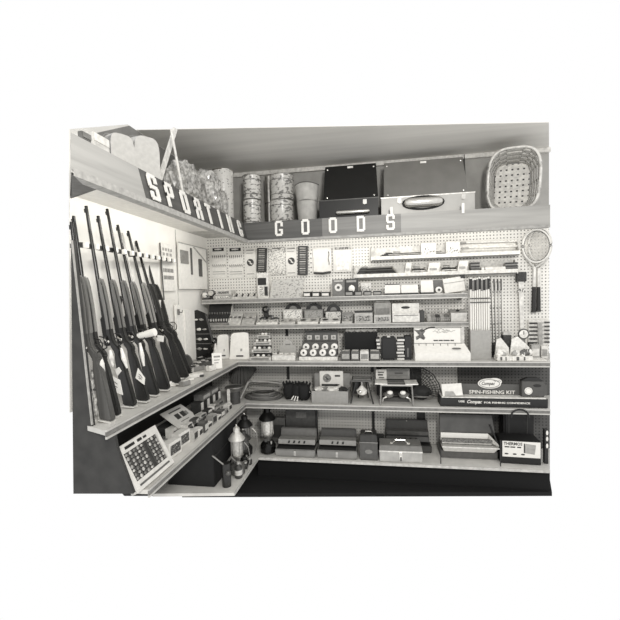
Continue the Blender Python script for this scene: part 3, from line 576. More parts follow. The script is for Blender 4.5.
lure_tray(320.5, 340.5, 318, YB, 'shallow white tray with two dark lures, right of its twin', .9, 2, dark=.2)
carton(342, 353, 313, YB + .05, ZB, .05, 'squat grey box standing behind a low printed box', .5, prm)
lure_tray(342, 352, 319.5, YB, 'little printed tray left of the black-topped box', .72, 3, dark=.5, d=.05)
t, w2, h = carton(354.5, 372.5, 313, YB, ZB, .09, 'pale printed box with a black top on lower short shelf', .66, prm); obj('black_top', MB().box(-w2, w2, .02, .09, h, h + .014), BLACK, t)
x, w_, h = Fr(374, 391, 312.5, YB, ZB)
t, w2, hh = carton(374, 391, 315, YB, ZB, .07, 'printed box of patterned packets under the framed box', .7, prm)
t, w2, h = carton(374, 391, 303, YB + .075, ZB, .08, 'framed grey box with notched top standing behind the patterned packets', .62, .5); obj('notch_card', MB().prism([(-w2, h), (w2, h), (w2 * .8, h + .016), (-w2 * .75, h + .016)], .02, .026, 'xz'), mk(.8), t)
t, w2, h = carton(392, 419, 303.5, YB + .03, ZB, .1, 'broad white box with a black oval label on lower short shelf', .88)
obj('oval_label', MB().lathe([(.034, -.003), (.034, 0)], (0, 0, h * .78), 20, 'y', 1, .3), mk(.14), t)
obj('box_drawer', MB().box(-w2, w2 * 1.0, -.03, .0, .004, h * .48), mk(.82, .6), t); obj('drawer_line', MB().box(-w2 * .9, w2 * .9, -.032, -.03, h * .36, h * .39), mk(.35), t)
t, w2, h = carton(420, 424.5, 311, YB + .0, ZB, .09, 'narrow dark slanted box between the white box and wire basket', .22)
# wire basket
x, w_, h = Fr(426, 449, 309, YB + .04, ZB); t = thing('wire_basket', 'low wire basket of small packets on lower short shelf', 'basket', (x, YB, ZB + .002)); w2 = w_ / 2; m = MB()
for i in range(12): xx = -w2 + i * 2 * w2 / 11; m.tube([(xx * 1.0, 0, .03), (xx * .9, .005, .002), (xx * .9, .095, .002), (xx, .1, h)], .0013, 4)
for z_, y_ in ((.03, 0), (.016, .002), (h, .1), (h * .6, .098)): m.tube([(-w2, y_, z_), (w2, y_, z_)], .002, 5)
for s in (-1, 1): m.tube([(s * w2, 0, .03), (s * w2, .1, h)], .002, 5)
obj('wire_frame', m, mk(.75, .3, .6), t)
for i in range(5): obj('packet', MB().box(-.014, .014, 0, .07, 0, .03, (.35, 0, 0)), mk((.8, .6, .3, .7, .5)[i], .5), t).location = (-w2 * .75 + i * w2 * .38, .015, .014)
t, w2, h = carton(451, 467, 313, YB + .01, ZB, .1, 'pale slanted box with dark clip at the right end of lower short shelf', .76); obj('box_slope', MB().hull([(-w2, .02, h), (w2, .02, h), (w2, .1, h), (-w2, .1, h), (-w2, .04, h + .006), (w2, .04, h + .006), (w2, .1, h + .022), (-w2, .1, h + .022)]), mk(.66), t); obj('clip', MB().blob((0, .04, h + .016), (.014, .012, .008), 2), BLACK, t)
# ------------------------------------------------------------ arrow troughs
def trough(px0, px1, r0, r1, yf, label, slant=.0):
    a, b = ay(px0, r1, yf), ay(px1, r1, yf); tp = ay((px0 + px1) / 2, r0, yf); w_ = b.x - a.x
    t = thing('arrow_trough', label, 'rack', ((a.x + b.x) / 2, yf, a.z * .5 + b.z * .5)); w2 = w_ / 2; h = tp.z - (a.z + b.z) / 2; d = -yf - .012
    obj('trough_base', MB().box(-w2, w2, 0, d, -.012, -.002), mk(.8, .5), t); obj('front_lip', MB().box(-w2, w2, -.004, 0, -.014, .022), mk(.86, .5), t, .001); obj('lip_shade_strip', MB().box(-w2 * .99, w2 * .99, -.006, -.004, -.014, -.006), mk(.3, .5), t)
    for s in (-1, 1): obj('end_plate', MB().prism([(0, -.01), (d, -.01), (d, h), (d * .7, h)], s * w2 - .002, s * w2 + .002, 'yz'), mk(.62, .5), t)
    obj('back_plate', MB().box(-w2, w2, d - .003, d, 0, h), mk(.84, .6), t)
    return t, w2, h, d, a.z * .5 + b.z * .5, (a.x + b.x) / 2
ARW = None
def arrow(loc, rot, shaft, fl, L, label, grp, rs=.0045):
    t = thing('arrow', label, 'arrow', loc, rot, grp)
    obj('shaft', MB().tube([(0, 0, 0), (L, 0, 0)], rs, 6), mk(shaft, .4), t)
    obj('fletching', MB().hull([(.012, -.001, 0), (.08, -.001, 0), (.08, .001, 0), (.012, .001, 0), (.012, -.001, .012), (.06, -.001, .011), (.06, .001, .011), (.012, .001, .012)]), mk(fl, .6), t)
    obj('arrow_head', MB().lathe([(rs * 1.2, 0), (.0005, .02)], (L, 0, 0), 6, 'x'), STEEL, t); return t
t, w2, h, d, tz, tx = trough(371, 520, 243, 256.5, -.10, 'upper long white arrow trough on the pegboard under the header')
G1 = 'arrows in the upper trough'
for i, (px, z_, L, sv, fv) in enumerate(((381, .012, .62, .35, .12), (383, .022, .60, .75, .15), (380, .034, .55, .25, .1), (386, .044, .5, .7, .2), (384, .054, .42, .3, .12), (392, .062, .38, .8, .25))):
    x = ay(px, 250, -.06).x
    arrow((x, -.09 + i * .011, tz + z_ * .8), 0, sv, fv, L, ('dark arrow lying at the very front of the upper trough', 'pale arrow just behind the foremost dark one in upper trough', 'short dark arrow in the middle of the upper trough bundle', 'pale mid-length arrow near the back of upper trough', 'dark short arrow second from the back in upper trough', 'pale shortest arrow at the back of upper trough')[i], G1)
t, w2, h, d, tz2, tx2 = trough(353.5, 518, 262, 274.5, -.11, 'lower long white arrow trough below the first one')
G2 = 'arrows in the lower trough'
for i in range(6):
    x = ay(356 + i * .8, 268, -.07).x
    arrow((x, -.10 + i * .014, tz2 + .016 + i * .012), 0, (.14, .2, .12, .3, .16, .6)[i], .12, .33 - .015 * i, ('foremost', 'second from the front', 'third from the front', 'third from the back', 'second from the back', 'rearmost')[i] + ' of the dark arrows at the left end of lower trough', G2, .0068)
for px0, px1, nm in ((412, 424, 'left'), (442, 456, 'right')):
    for i in range(4):
        x = ay(px0, 268, -.07).x; L = ay(px1, 268, -.07).x - x
        arrow((x, -.10 + i * .02, tz2 + .018 + i * .014), 0, (.14, .85, .16, .8)[i], .15, L, ('front black', 'front white', 'rear black', 'rear white')[i] + ' arrow of the ' + nm + ' striped pair group in lower trough', G2, .0055)
def packet(px0, px1, r0, r1, yf, tz_, label, v=.85, sh_=.02):
    a, b = ay(px0, r1, yf), ay(px1, r0, yf); w2 = (b.x - a.x) / 2; h = b.z - tz_ - .002
    t = thing('paper_packet', label, 'packet', ((a.x + b.x) / 2, yf, tz_)); obj('packet_body', MB().hull([(-w2, 0, 0), (w2 - sh_, 0, 0), (w2 - sh_, .03, 0), (-w2, .03, 0), (-w2 + sh_, .01, h), (w2, .01, h), (w2, .03, h), (-w2 + sh_, .03, h)]), mk(v, .6, 0, .1, 40), t, .002); obj('packet_band', MB().box(-w2 * .6, w2 * .4, -.002, .004, h * .4, h * .55), mk(.6), t)
packet(404, 412, 262, 273, -.10, tz2, 'white paper packet between dark arrows and striped arrows in lower trough', .84)
packet(427, 441, 262, 273, -.10, tz2, 'white crumpled packet in the middle of lower trough', .88)
packet(457, 469, 260, 273, -.10, tz2, 'white slanted packet right of the striped arrows in lower trough', .86)
for px0, px1, nm in ((471, 480, 'left'), (506, 518, 'right')):
    a, b = ay(px0, 272, -.1), ay(px1, 262, -.1); w2 = (b.x - a.x) / 2
    t = thing('arrow_box', 'dark striped box at the %s of the white tube in lower trough' % nm, 'box', ((a.x + b.x) / 2, -.1, tz2)); hh = b.z - tz2
    obj('box_body', MB().box(-w2, w2, 0, .05, 0, hh * .45), mk(.28), t); obj('box_top', MB().box(-w2, w2, .01, .05, hh * .45, hh), mk(.5), t); obj('dark_line', MB().box(-w2, w2, .006, .01, hh * .55, hh * .68).box(-w2, w2, .006, .01, hh * .85, hh * .98), BLACK, t)
a, b = ay(481, 268, -.08), ay(505, 268, -.08)
t = thing('white_tube', 'long white tube lying between the two dark striped boxes', 'tube', (a.x, -.075, tz2 + .025)); obj('tube_body', MB().cyl((0, 0, 0), .022, b.x - a.x, 'x', 16), mk(.84, .4), t, smooth=True); obj('tube_band', MB().cyl((.02, 0, 0), .0225, .008, 'x', 16), MID, t)
a, b = ay(421, 250, -.07), ay(434, 241, -.07)
t, w2, h = carton(421, 436, 243, -.085, tz + .0, .04, 'white box with a torn label in the middle of upper trough', .86, ink(.85, .45, 60, 60, .55))
t, w2, h = carton(446, 460, 241.5, -.08, tz + .0, .04, 'white printed box right of the torn-label box in upper trough', .82, ink(.84, .35, 80, 60, .55))
for i, (r0, px0, px1) in enumerate(((247.5, 462, 517), (242.5, 459, 519))):
    a, b = ay(px0, r0 + .5, -.06 + .03 * i), ay(px1, r0 - 1.5, -.06 + .03 * i)
    t = thing('fishing_rod', ('lower', 'upper')[i] + ' white fishing rod lying at the right half of upper trough', 'rod', (0, 0, 0)); obj('rod_blank', MB().tube([a, b], .006), mk(.9, .3), t); obj('rod_grip', MB().tube([a, a.lerp(b, .12)], .009), mk(.6), t)
# ------------------------------------------------------------ rackets
def racket(pc, pg0, pg1, rw, rh, yf, label, v, lean):
    c = ay(*pc, yf); g0 = ay(*pg0, yf); g1 = ay(*pg1, yf)
    t = thing('tennis_racket', label, 'racket', (c.x, yf, c.z)); L = lambda p: (p - c)
    n = 30; hoop = [(rw * math.cos(2 * PI * i / n + PI / 2), 0, rh * math.sin(2 * PI * i / n + PI / 2)) for i in range(n)]
    obj('hoop', MB().tube(hoop, .0085, closed=True), mk(v, .35, 0, .05), t, smooth=True); obj('inner_hoop', MB().tube([(x * .93, -.003, z * .94) for x, _, z in hoop], .0035, closed=True), mk(.35, .4), t)
    m = MB(); k = 13
    for i in range(-k + 1, k):
        u = i / k; x = u * rw; hz = rh * math.sqrt(max(1 - u * u, 0)) * .97; m.tube([(x, 0, -hz), (x, 0, hz)], .0008, 4)
        z = u * rh; hx = rw * math.sqrt(max(1 - u * u, 0)) * .97; m.tube([(-hx, 0, z), (hx, 0, z)], .0008, 4)
    obj('strings', m, mk(.9, .5), t)
    d0, d1 = L(g0), L(g1)
    for s in (-1, 1):
        st = Vector((s * rw * .88, 0, -rh * .5)); obj('throat', MB().tube([st, Vector((s * rw * .5, 0, -rh * 1.0)), d0.lerp(Vector((s * rw * .25, 0, -rh * 1.25)), .5), d0 + Vector((s * .006, 0, .0))], .0075), mk(v * .9, .35), t, smooth=True)
    mid = d0.lerp(d1, .45); obj('shaft', MB().tube([d0, mid], .0125), mk(.8, .4), t, smooth=True)
    gr = obj('grip', MB().tube([mid, d1], [.014, .0165], 8), mk(.16, .7), t); obj('butt_cap', MB().tube([d1, d1 + (d1 - mid).normalized() * .012], .019, 8), mk(.2), gr)
racket((536.5, 246), (534.5, 267), (533.5, 311), .100, .125, -.05, 'tennis racket with pale round head and black grip hung nearest the viewer', .8, 0)
racket((540, 245), (538.5, 268), (538.5, 310), .082, .13, -.026, 'tennis racket hung behind the first, its hoop peeking out on the right', .85, 0)
a = ay(543, 256, -.028)
# ------------------------------------------------------------ arrows standing in a grey box, rods, hanging darts
x, w_, h = Fr(470.5, 491, 330.5, -.30, ZC)
t = thing('arrow_stand', 'tall grey box holding upright white arrows beside the white display', 'box', (x, -.30, ZC + .0015)); w2 = w_ / 2
obj('stand_box', MB().box(-w2, w2, 0, .004, 0, h).box(-w2, w2, .066, .07, 0, h).box(-w2, -w2 + .004, .004, .066, 0, h).box(w2 - .004, w2, .004, .066, 0, h).box(-w2 + .004, w2 - .004, .004, .066, 0, .004), mk(.6, .6, 0, .05), t)
zt_ = ay(480, 277, -.30).z; zb_ = ay(480, 303, -.30).z
for z_ in (ay(480, 298.5, -.3).z, ay(480, 302.5, -.3).z): obj('elastic_band', MB().box(-w2 + .001, w2 - .001, .007, .0095, z_ - .005 - ZC, z_ + .003 - ZC), mk(.28), t)
for r in range(2):
    for i in range(9):
        xx = x - w2 + .010 + i * (2 * w2 - .02) / 8 + r * .004; yy = -.278 + r * .026
        t = thing('arrow', ('white arrow standing with dark fletching in the grey box, front row' if r == 0 else 'white arrow standing with dark fletching in the grey box, back row') + ', ' + ('leftmost', 'second', 'third', 'fourth', 'middle', 'sixth', 'seventh', 'eighth', 'rightmost')[i] + ' from the left' * (i not in (0, 4, 8)), 'arrow', (xx, yy, ZC + .008), 0, 'upright arrows in the grey box')
        H = zt_ - ZC - .008 - .004 * ((i * 3) % 4)
        obj('shaft', MB().tube([(0, 0, 0), (0, 0, H)], .0062, 8), mk(.92, .5, 0, .02), t, smooth=True)
        obj('fletching', MB().box(-.0088, .0088, -.0075, .0075, H - .09, H - .012), mk(.1 if i % 2 == 0 else .45), t)
zz = lambda px, r, y: ay(px, r, y).z
for i, (px, r0, y_, pxt, lb) in enumerate(((493.0, 277, -.20, 490.5, 'thin dark fishing rod standing closest to the upright arrows'), (495.5, 279, -.17, 494, 'second thin fishing rod from the upright arrows'), (499.0, 279, -.14, 497.5, 'third thin fishing rod from the upright arrows'), (502, 279, -.11, 501, 'thin fishing rod farthest from the upright arrows'))):
    a = ay(px, 358, y_); b = ay(pxt, r0, y_); t = thing('fishing_rod', lb, 'rod', (a.x, y_, ZC + .0015), 0); H = b.z - ZC; dx = b.x - a.x
    obj('rod_blank', MB().tube([(0, 0, .1), (dx, 0, H)], [.0042, .002], 6), mk((.25, .4, .6, .45)[i], .3), t); obj('rod_grip', MB().tube([(0, 0, 0), (0, 0, .11)], .0085, 8), mk((.14, .2, .6, .5)[i], .7), t)
    for f in (.3, .55, .8, .95): obj('line_guide', MB().torus((dx * f - .008, -.004, .1 + (H - .1) * f), .006, .0018, 'y', 10), mk(.25), t)
    if i > 0: obj('tip_wrap', MB().tube([(dx * .8, 0, .1 + (H - .1) * .82), (dx, 0, H)], .006, 6), mk(.3 if i != 2 else .25), t)
a, b = ay(521, 272, -.05), ay(522, 355, -.12)
t = thing('hanging_brush', 'pale long-handled brush with dark head under the troughs', 'brush', (a.x, -.05, a.z - .03)); 
obj('brush_head', MB().box(-.036, .036, -.015, .015, -.045, .03), mk(.22, .7, 0, .4, 120), t, .003); obj('brush_handle', MB().hull([(-.012 + .01, -.008, -.62), (.022, -.008, -.62), (.022, .008, -.62), (-.002, .008, -.62), (-.02, -.008, -.045), (.02, -.008, -.045), (.02, .008, -.045), (-.02, .008, -.045)]), mk(.84, .5), t); obj('paper_tag', MB().box(-.03, .028, -.018, -.015, -.125, -.10), ink(.8, .3, 120, 60, .5), t)
# ------------------------------------------------------------ on the counter, back wall side
YC = -.375
def white_pack(px0, px1, r0, r1, yf, label, v, lean=8, rz=0, line=True):
    p = ay((px0 + px1) / 2, r1, yf); x, w_, h = Fr(px0, px1, r0, yf + .05, ZC)
    t = thing('white_package', label, 'package', (p.x, yf, ZC + .002), (math.radians(-lean), 0, math.radians(rz))); w2 = w_ / 2
    obj('pack_body', MB().prism([(-w2, 0), (w2, 0), (w2 * .86, h * .96), (w2 * .5, h), (-w2 * .6, h * .98), (-w2 * .85, h * .9)], 0, .03, 'xz'), mk(v, .6, 0, .04, 30), t, .004)
    if line: obj('pack_print', MB().box(-w2 * .3, w2 * .4, -.002, 0, h * .1, h * .16), mk(.3), t); obj('pack_seal', MB().box(w2 * .1, w2 * .3, -.002, 0, h * .3, h * .4), mk(.6), t)
    return t
white_pack(217, 229, 334, 359, -.30, 'cream white package standing left of the larger white package', .88, 10, 14)
white_pack(229.5, 249, 332, 360, -.33, 'larger cream white package with a black line of print at the foot', .93, 8, 4)
# stacked egg-shaped floats
x, w_, h = Fr(248, 270, 332, YC, ZC)
t = thing('float_display', 'stepped display stand of white floats in four tiers', 'display stand', (ay(259.5, 345, YC).x, YC, ZC + .0015)); w2 = w_ / 2
tiers = ((1, 0), (.9, .24), (.78, .48), (.62, .70))
for k, (f, z) in enumerate(tiers):
    y0 = k * .04; obj('tier_tray', MB().box(-w2 * f, w2 * f, y0, y0 + .05, z * h, z * h + .028), mk(.72, .6), t, .002)
    if k < 4: 
        obj('tier_print', MB().box(-w2 * f * .8, w2 * f * .8, y0 - .0015, y0, z * h + .008, z * h + .02), mk(.45), t)
    for i in range(4): obj('float', MB().blob((-w2 * f * .75 + i * w2 * f * .5, y0 + .024, z * h + .036), (.014, .013, .012), 2), mk(.93 if (i + k) % 3 else .5, .4, 0, .03), t, smooth=True)
    if k: obj('tier_riser', MB().box(-w2 * f * .9, w2 * f * .9, y0 + .03, y0 + .048, 0, z * h), mk(.2), t)
# round topped grey card
x, w_, h = Fr(280.5, 297, 339.5, -.25, ZC); w2 = w_ / 2; n = 10
t = thing('grey_card', 'grey card with rounded top standing in front of the black upright strip', 'card', (ay(288, 350, -.25).x, -.25, ZC + .0015))
obj('card_body', MB().prism([(-w2, 0), (w2, 0), (w2, h * .62)] + [(w2 * .6 * math.cos(PI * i / n), h * .68 + h * .32 * math.sin(PI * i / n)) for i in range(n + 1)] + [(-w2, h * .62)], 0, .012, 'xz'), mk(.66, .6, 0, .05), t); obj('card_print', MB().box(-w2 * .3, w2 * .3, -.002, 0, h * .70, h * .76), mk(.45), t)
t, w2, h = carton(272, 295, 355.5, YC, ZC, .06, 'low white tray with a row of white tags in front of the rounded grey card', .85)
for i in range(4): obj('white_tag', MB().box(-.016, .016, 0, .003, 0, .018, (.5, 0, 0)), mk(.93 if i % 2 else .8), t).location = (-w2 * .75 + i * w2 * .5, .01 + .01 * (i % 2), h)
# reel display
x, w_, h = Fr(300, 338.5, 347, YC, ZC)
t = thing('reel_display', 'display stand with eight white reels below a dark panel of four pictures', 'display stand', (ay(318, 355, YC).x, YC, ZC + .0015)); w2 = w_ / 2
pb = ay(305.5, 331, -.22), ay(337.5, 331, -.22); top = pb[0].z - ZC; bx0, bx1 = pb[0].x - t.location.x, pb[1].x - t.location.x
obj('stand_base', MB().hull([(-w2, 0, 0), (w2, 0, 0), (w2, .16, 0), (-w2, .16, 0), (-w2, 0, .03), (w2, 0, .03), (w2, .16, .03), (-w2, .16, .03)]), mk(.88, .6), t, .002)
obj('stand_slope', MB().hull([(-w2 * .96, .012, .03), (w2 * .96, .012, .03), (w2 * .96, .15, .03), (-w2 * .96, .15, .03), (-w2 * .9, .09, .135), (w2 * .96, .09, .135), (w2 * .96, .15, .135), (-w2 * .9, .15, .135)]), mk(.3, .6), t)
obj('header_panel', MB().box(bx0, bx1, .152, .158, .02, top), mk(.33, .5), t)
obj('header_top', MB().box(bx0, bx1, .14, .152, top - .012, top), mk(.15), t)
for i in range(4):
    c_ = bx0 + (i + .5) * (bx1 - bx0) / 4; q = obj('picture', MB().box(c_ - .019, c_ + .019, .148, .152, top - .072, top - .036), mk(.74, .6), t); obj('picture_mark', MB().cyl((c_, .146, top - .054), .010, .002, 'y', 12), mk(.5), q)
obj('ledge', MB().box(bx0, bx1, .10, .152, top - .115, top - .10), mk(.86, .6), t)
for r in range(2):
    for i in range(4):
        c_ = -w2 * .76 + i * w2 * .5 + r * .012; y0, z0 = (.002, .062) if r == 0 else (.05, .10)
        q = obj('reel', MB().lathe([(.014, -.012), (.026, -.009), (.026, .008), (.012, .012)], (c_, y0 + .012, z0), 20, 'y'), mk(.9, .4, 0, .03), t, smooth=True); obj('reel_hub', MB().cyl((c_, y0 - .003, z0), .008, .004, 'y', 12), BLACK, q)
# black gloves box
x, w_, h = Fr(344.5, 377.5, 332.5, -.24, ZC); n = 5; w2 = w_ / 2
t = thing('glove_display', 'black display of dark goods with scalloped top above four small boxes', 'display box', (x, -.24, ZC + .0015)); z0 = .055
obj('goods_block', MB().prism([(-w2, z0), (w2, z0)] + [(w2 - 2 * w2 * i / 40, h - .004 + .007 * abs(math.sin(i / 40 * PI * n))) for i in range(41)], 0, .05, 'xz'), mk(.06, .8, 0, .2), t)
obj('display_stand', MB().box(-w2, w2, .004, .05, 0, z0), mk(.14), t); obj('white_header', MB().box(-w2 * .95, w2 * .95, .052, .056, h - .06, h + .022), mk(.72), t)
for i in range(n): obj('header_clip', MB().box(-w2 + (i + .4) * 2 * w2 / n, -w2 + (i + .55) * 2 * w2 / n, -.003, .052, h + .001, h + .01), mk(.4), t)
for i, (a, b) in enumerate(((341, 350), (351, 359), (360, 368.5), (369.5, 380))):
    carton(a, b, 351.5, YC, ZC, .09, 'small striped box in the row before the black display, ' + ('leftmost', 'second from left', 'white-faced third', 'rightmost')[i], (.3, .35, .78, .28)[i], mk((.6, .7, .5, .65)[i]), toplabel=(.7, .75, .9, .8)[i], grp='small striped boxes on the counter')
# pouches stack
x, w_, h = Fr(381, 396, 337, YC + .03, ZC); w2 = w_ / 2
t = thing('black_pouch', 'large black pouch standing between two stacks of pale packets', 'pouch', (x, YC + .03, ZC + .0015)); obj('pouch_body', MB().box(-w2, w2, 0, .07, 0, h), mk(.06, .6, 0, .2), t, .012); obj('pouch_clip', MB().box(-.01, .012, -.002, .06, h - .004, h + .006), mk(.75), t)
def pack_stack(px0, px1, r0, n, yf, label0, v=.85):
    for i in range(n):
        x, w_, h = Fr(px0, px1, r0, yf, ZC); hh = h / n; z = ZC + .0015 + i * hh; w2 = w_ / 2
        t = thing('flat_packet', 'flat pale packet in the %s, %s' % (label0, ('at the bottom', 'second from the bottom', 'third from the bottom', 'fourth from the bottom', 'fifth from the bottom', 'sixth from the bottom', 'on top')[i if i < n - 1 else 6]), 'packet', (x + .004 * math.sin(i * 2.3), yf, z), 0, 'flat packets in the ' + label0)
        obj('packet_body', MB().box(-w2, w2, 0, .08, 0, hh * .55), mk(v - .1 * (i % 2), .5), t, .001); obj('packet_edge', MB().box(-w2 * .9, w2 * .9, .004, .08, hh * .55, hh * .98), mk(.22), t)
pack_stack(376.5, 380, 338, 6, YC + .05, 'narrow stack left of the black pouch')
pack_stack(396.8, 404, 338, 7, YC + .04, 'wide stack right of the black pouch')
x, w_, h = Fr(404.5, 411.5, 336.5, YC + .05, ZC); w2 = w_ / 2
t = thing('black_box', 'narrow tall black box between the packet stack and white fish display', 'box', (x, YC + .05, ZC + .0015)); obj('box_body', MB().box(-w2, w2, 0, .1, 0, h), mk(.1, .6), t, .003); obj('box_strip', MB().box(-w2 * .3, w2 * .1, -.002, 0, h * .12, h * .5), mk(.4), t)
# big white display
x, w_, h = Fr(413.5, 461.5, 327.5, -.28, ZC); w2 = w_ / 2
t = thing('fish_lure_display', 'big white display carton with a fish picture on its raised back panel', 'display box', (x, YC, ZC + .0015))
bp = obj('back_panel', MB().box(-w2, w2, .095, .10, .1, h), mk(.92, .6, 0, .02), t)
obj('panel_edge', MB().box(w2, w2 + .02, .095, .16, .02, h), mk(.72, .6), t)
obj('panel_frame', MB().box(-w2, w2, .092, .095, .115, .119).box(-w2, w2, .092, .095, h - .006, h - .002).box(-w2, -w2 + .003, .092, .095, .115, h).box(w2 - .006, w2 - .003, .092, .095, .115, h), mk(.45), bp)
fx, fz = -w2 * .68, (h + .115) / 2 + .012
obj('fish_picture', MB().prism([(fx - .055, fz + .035), (fx - .02, fz + .03), (fx + .01, fz + .042), (fx + .03, fz + .02), (fx + .014, fz + .0), (fx + .03, fz - .03), (fx + .02, fz - .045), (fx - .01, fz - .03), (fx - .035, fz - .046), (fx - .04, fz - .02), (fx - .016, fz - .008), (fx - .03, fz + .012)], .091, .095, 'xz'), mk(.35, .6, 0, .5, 70), bp)
obj('fish_tail_picture', MB().tube([(fx + .0, .092, fz + .02), (fx + .05, .092, fz + .045), (fx + .085, .092, fz + .05)], .005, 6).tube([(fx + .07, .092, fz + .05), (fx + .10, .092, fz + .05)], .006, 6), mk(.22), bp)
for i, (u, wv, z_) in enumerate(((.1, .06, .036), (.36, .05, .028), (.2, .09, .012), (.48, .09, .02), (-.05, .05, .02))): obj('faint_script', MB().tube([(u * w2 + wv * (k / 6 - .5), .092, fz + z_ + .006 * math.sin(k * 2 + i)) for k in range(7)], .0014, 5), mk(.55), bp)
obj('print_line', MB().box(-w2 * .16, w2 * .02, .091, .095, .135, .143).box(w2 * .05, w2 * .22, .091, .095, .135, .143).box(w2 * .25, w2 * .5, .091, .095, .135, .143).box(w2 * .54, w2 * .68, .091, .095, .135, .143), BLACK, bp)
p0, p1 = ay(413.5, 355, YC), ay(470.5, 355, YC); a0, a1 = p0.x - x + .012, p1.x - x
obj('front_tray', MB().hull([(a0, 0, 0), (a1, 0, 0), (a1, .09, 0), (a0 - .01, .09, 0), (a0, 0, .06), (a1, 0, .06), (w2 + .02, .092, .115), (-w2, .092, .115)]), mk(.93, .6, 0, .03), t)
obj('tray_front', MB().box(a0, a1, -.004, 0, 0, .058), mk(.88, .6, 0, .03), t)
for i in range(6): obj('tray_slot', MB().box(-w2 * .8 + i * w2 * .3, -w2 * .8 + i * w2 * .3 + .003, .07, .08, .098, .118), mk(.3), t)
obj('lure_on_tray', MB().blob((a1 - .09, .03, .088), (.035, .01, .006), 2), mk(.4), t, smooth=True)
# right end of counter
def lure_bag(px0, px1, r0, r1, yf, label, v, blobs, seed):
    p = ay((px0 + px1) / 2, r1, yf); x, w_, h = Fr(px0, px1, r0, yf + .04, ZC); w2 = w_ / 2; rnd = random.Random(seed)
    t = thing('display_tray', label, 'display tray', (p.x, yf, ZC + .0015)); obj('tray', MB().box(-w2, w2, 0, .08, 0, .035), mk(v, .6), t, .003); obj('tray_print', MB().box(-w2 * .6, -w2 * .35, -.002, 0, .005, .03).box(w2 * .1, w2 * .25, -.002, 0, .005, .03), mk(.35), t)
    obj('back_card', MB().prism([(-w2, .03), (w2, .03), (w2 * .9, h * .55), (w2 * .3, h * .8), (-w2 * .2, h), (-w2 * .8, h * .9)], .05, .06, 'xz'), mk(v * .98, .6, 0, .12, 40), t)
    for i in range(blobs): obj('packet', MB().blob((0, 0, 0), (.016, .01, .018), 2, .2, i), mk(rnd.choice((.85, .6, .35, .9)), .4), t).location = (rnd.uniform(-w2 * .8, w2 * .8), .02, .045 + rnd.uniform(0, .02))
    return t
lure_bag(497.5, 512, 338, 360, YC + .0, 'white tray of small packets beside the thin fishing rods', .88, 5, 1)
x, w_, h = Fr(503, 511, 335, -.26, ZC)
t = thing('dark_lure_box', 'dark patterned box behind the two white packet trays', 'box', (x, -.27, ZC + .0015)); obj('box_body', MB().box(-w_ / 2, w_ / 2, 0, .06, 0, h), mk(.2, .6, 0, .6, 70), t); obj('box_top', MB().box(-w_ / 2, w_ / 2, 0, .06, h, h + .02), mk(.7), t)
t = lure_bag(512.5, 533, 337, 359, YC + .0, 'larger white tray of packets in front of the round white dial', .9, 8, 2)
p = ay(523, 334, -.26); t = thing('round_dial', 'round white dial in a dark ring above the larger packet tray', 'dial', (p.x, -.27, ZC + .0015)); zc = p.z - ZC
obj('dial_ring', MB().torus((0, 0, zc), .034, .006, 'y'), mk(.3), t, smooth=True); obj('dial_face', MB().cyl((0, -.004, zc), .031, .008, 'y', 24), mk(.9), t); obj('dial_stand', MB().box(-.012, .012, 0, .01, 0, zc - .03).box(-.03, .03, -.01, .03, 0, .005), MID, t)
obj('dial_hand', MB().box(-.002, .002, -.007, -.004, zc - .004, zc + .022), DARK, t)
# knives on a rack at the right end
p = ay(540, 333, -.11); t = thing('knife_rack', 'white rack card with six dark sheath knives, below the rackets', 'display card', (p.x, -.03, p.z)); a = ay(528.5, 320, -.03); b = ay(549.5, 345, -.03); w2 = (b.x - a.x) / 2; h2 = (a.z - b.z) / 2
t.location = ((a.x + b.x) / 2, -.03, (a.z + b.z) / 2)
obj('rack_card', MB().box(-w2, w2, 0, .012, -h2, h2), mk(.85), t)
for i in range(6):
    z = h2 * (.75 - i * .31); k = obj('knife_handle', MB().box(-w2 * .95, -w2 * .2, -.012, -.0, z - .006, z + .005), BLACK, t, .002); obj('knife_blade', MB().prism([(-w2 * .2, z - .005), (w2 * .35, z - .003), (w2 * .5, z + .004), (-w2 * .2, z + .004)], -.008, -.005, 'xz'), mk(.6, .3, .4), k)
    obj('knife_sheath', MB().box(w2 * .5, w2 * .97, -.01, 0, z - .006 + .004, z + .006 + .004), mk(.25), t)
obj('rack_arm', MB().prism([(-w2 * .2, h2 * .8), (w2 * .2, h2 * .8), (w2 * .3, -h2), (-w2 * .1, -h2)], -.016, -.012, 'xz'), mk(.62), t)
carton(531.5, 540, 345, -.28, ZC, .05, 'upright grey tube-like box under the knife rack, left one', .62, .8); carton(541.5, 548, 346, -.28, ZC, .05, 'upright pale box under the knife rack, right one', .8, .55)
carton(530, 533.5, 343, -.22, ZC, .05, 'thin black box beside the left grey tube-like box', .12)
a = ay(543, 360, YC); t = thing('paper_stack', 'flat white papers lying at the right end of the counter', 'papers', (a.x - .02, YC + .01, ZC + .0015)); obj('paper_sheet', MB().box(-.05, .05, 0, .08, 0, .006), WHITE, t); obj('paper_sheet', MB().box(-.06, .035, .01, .07, .007, .012), mk(.8), t)
# ------------------------------------------------------------ lower shelf, back wall side
YD = -.375
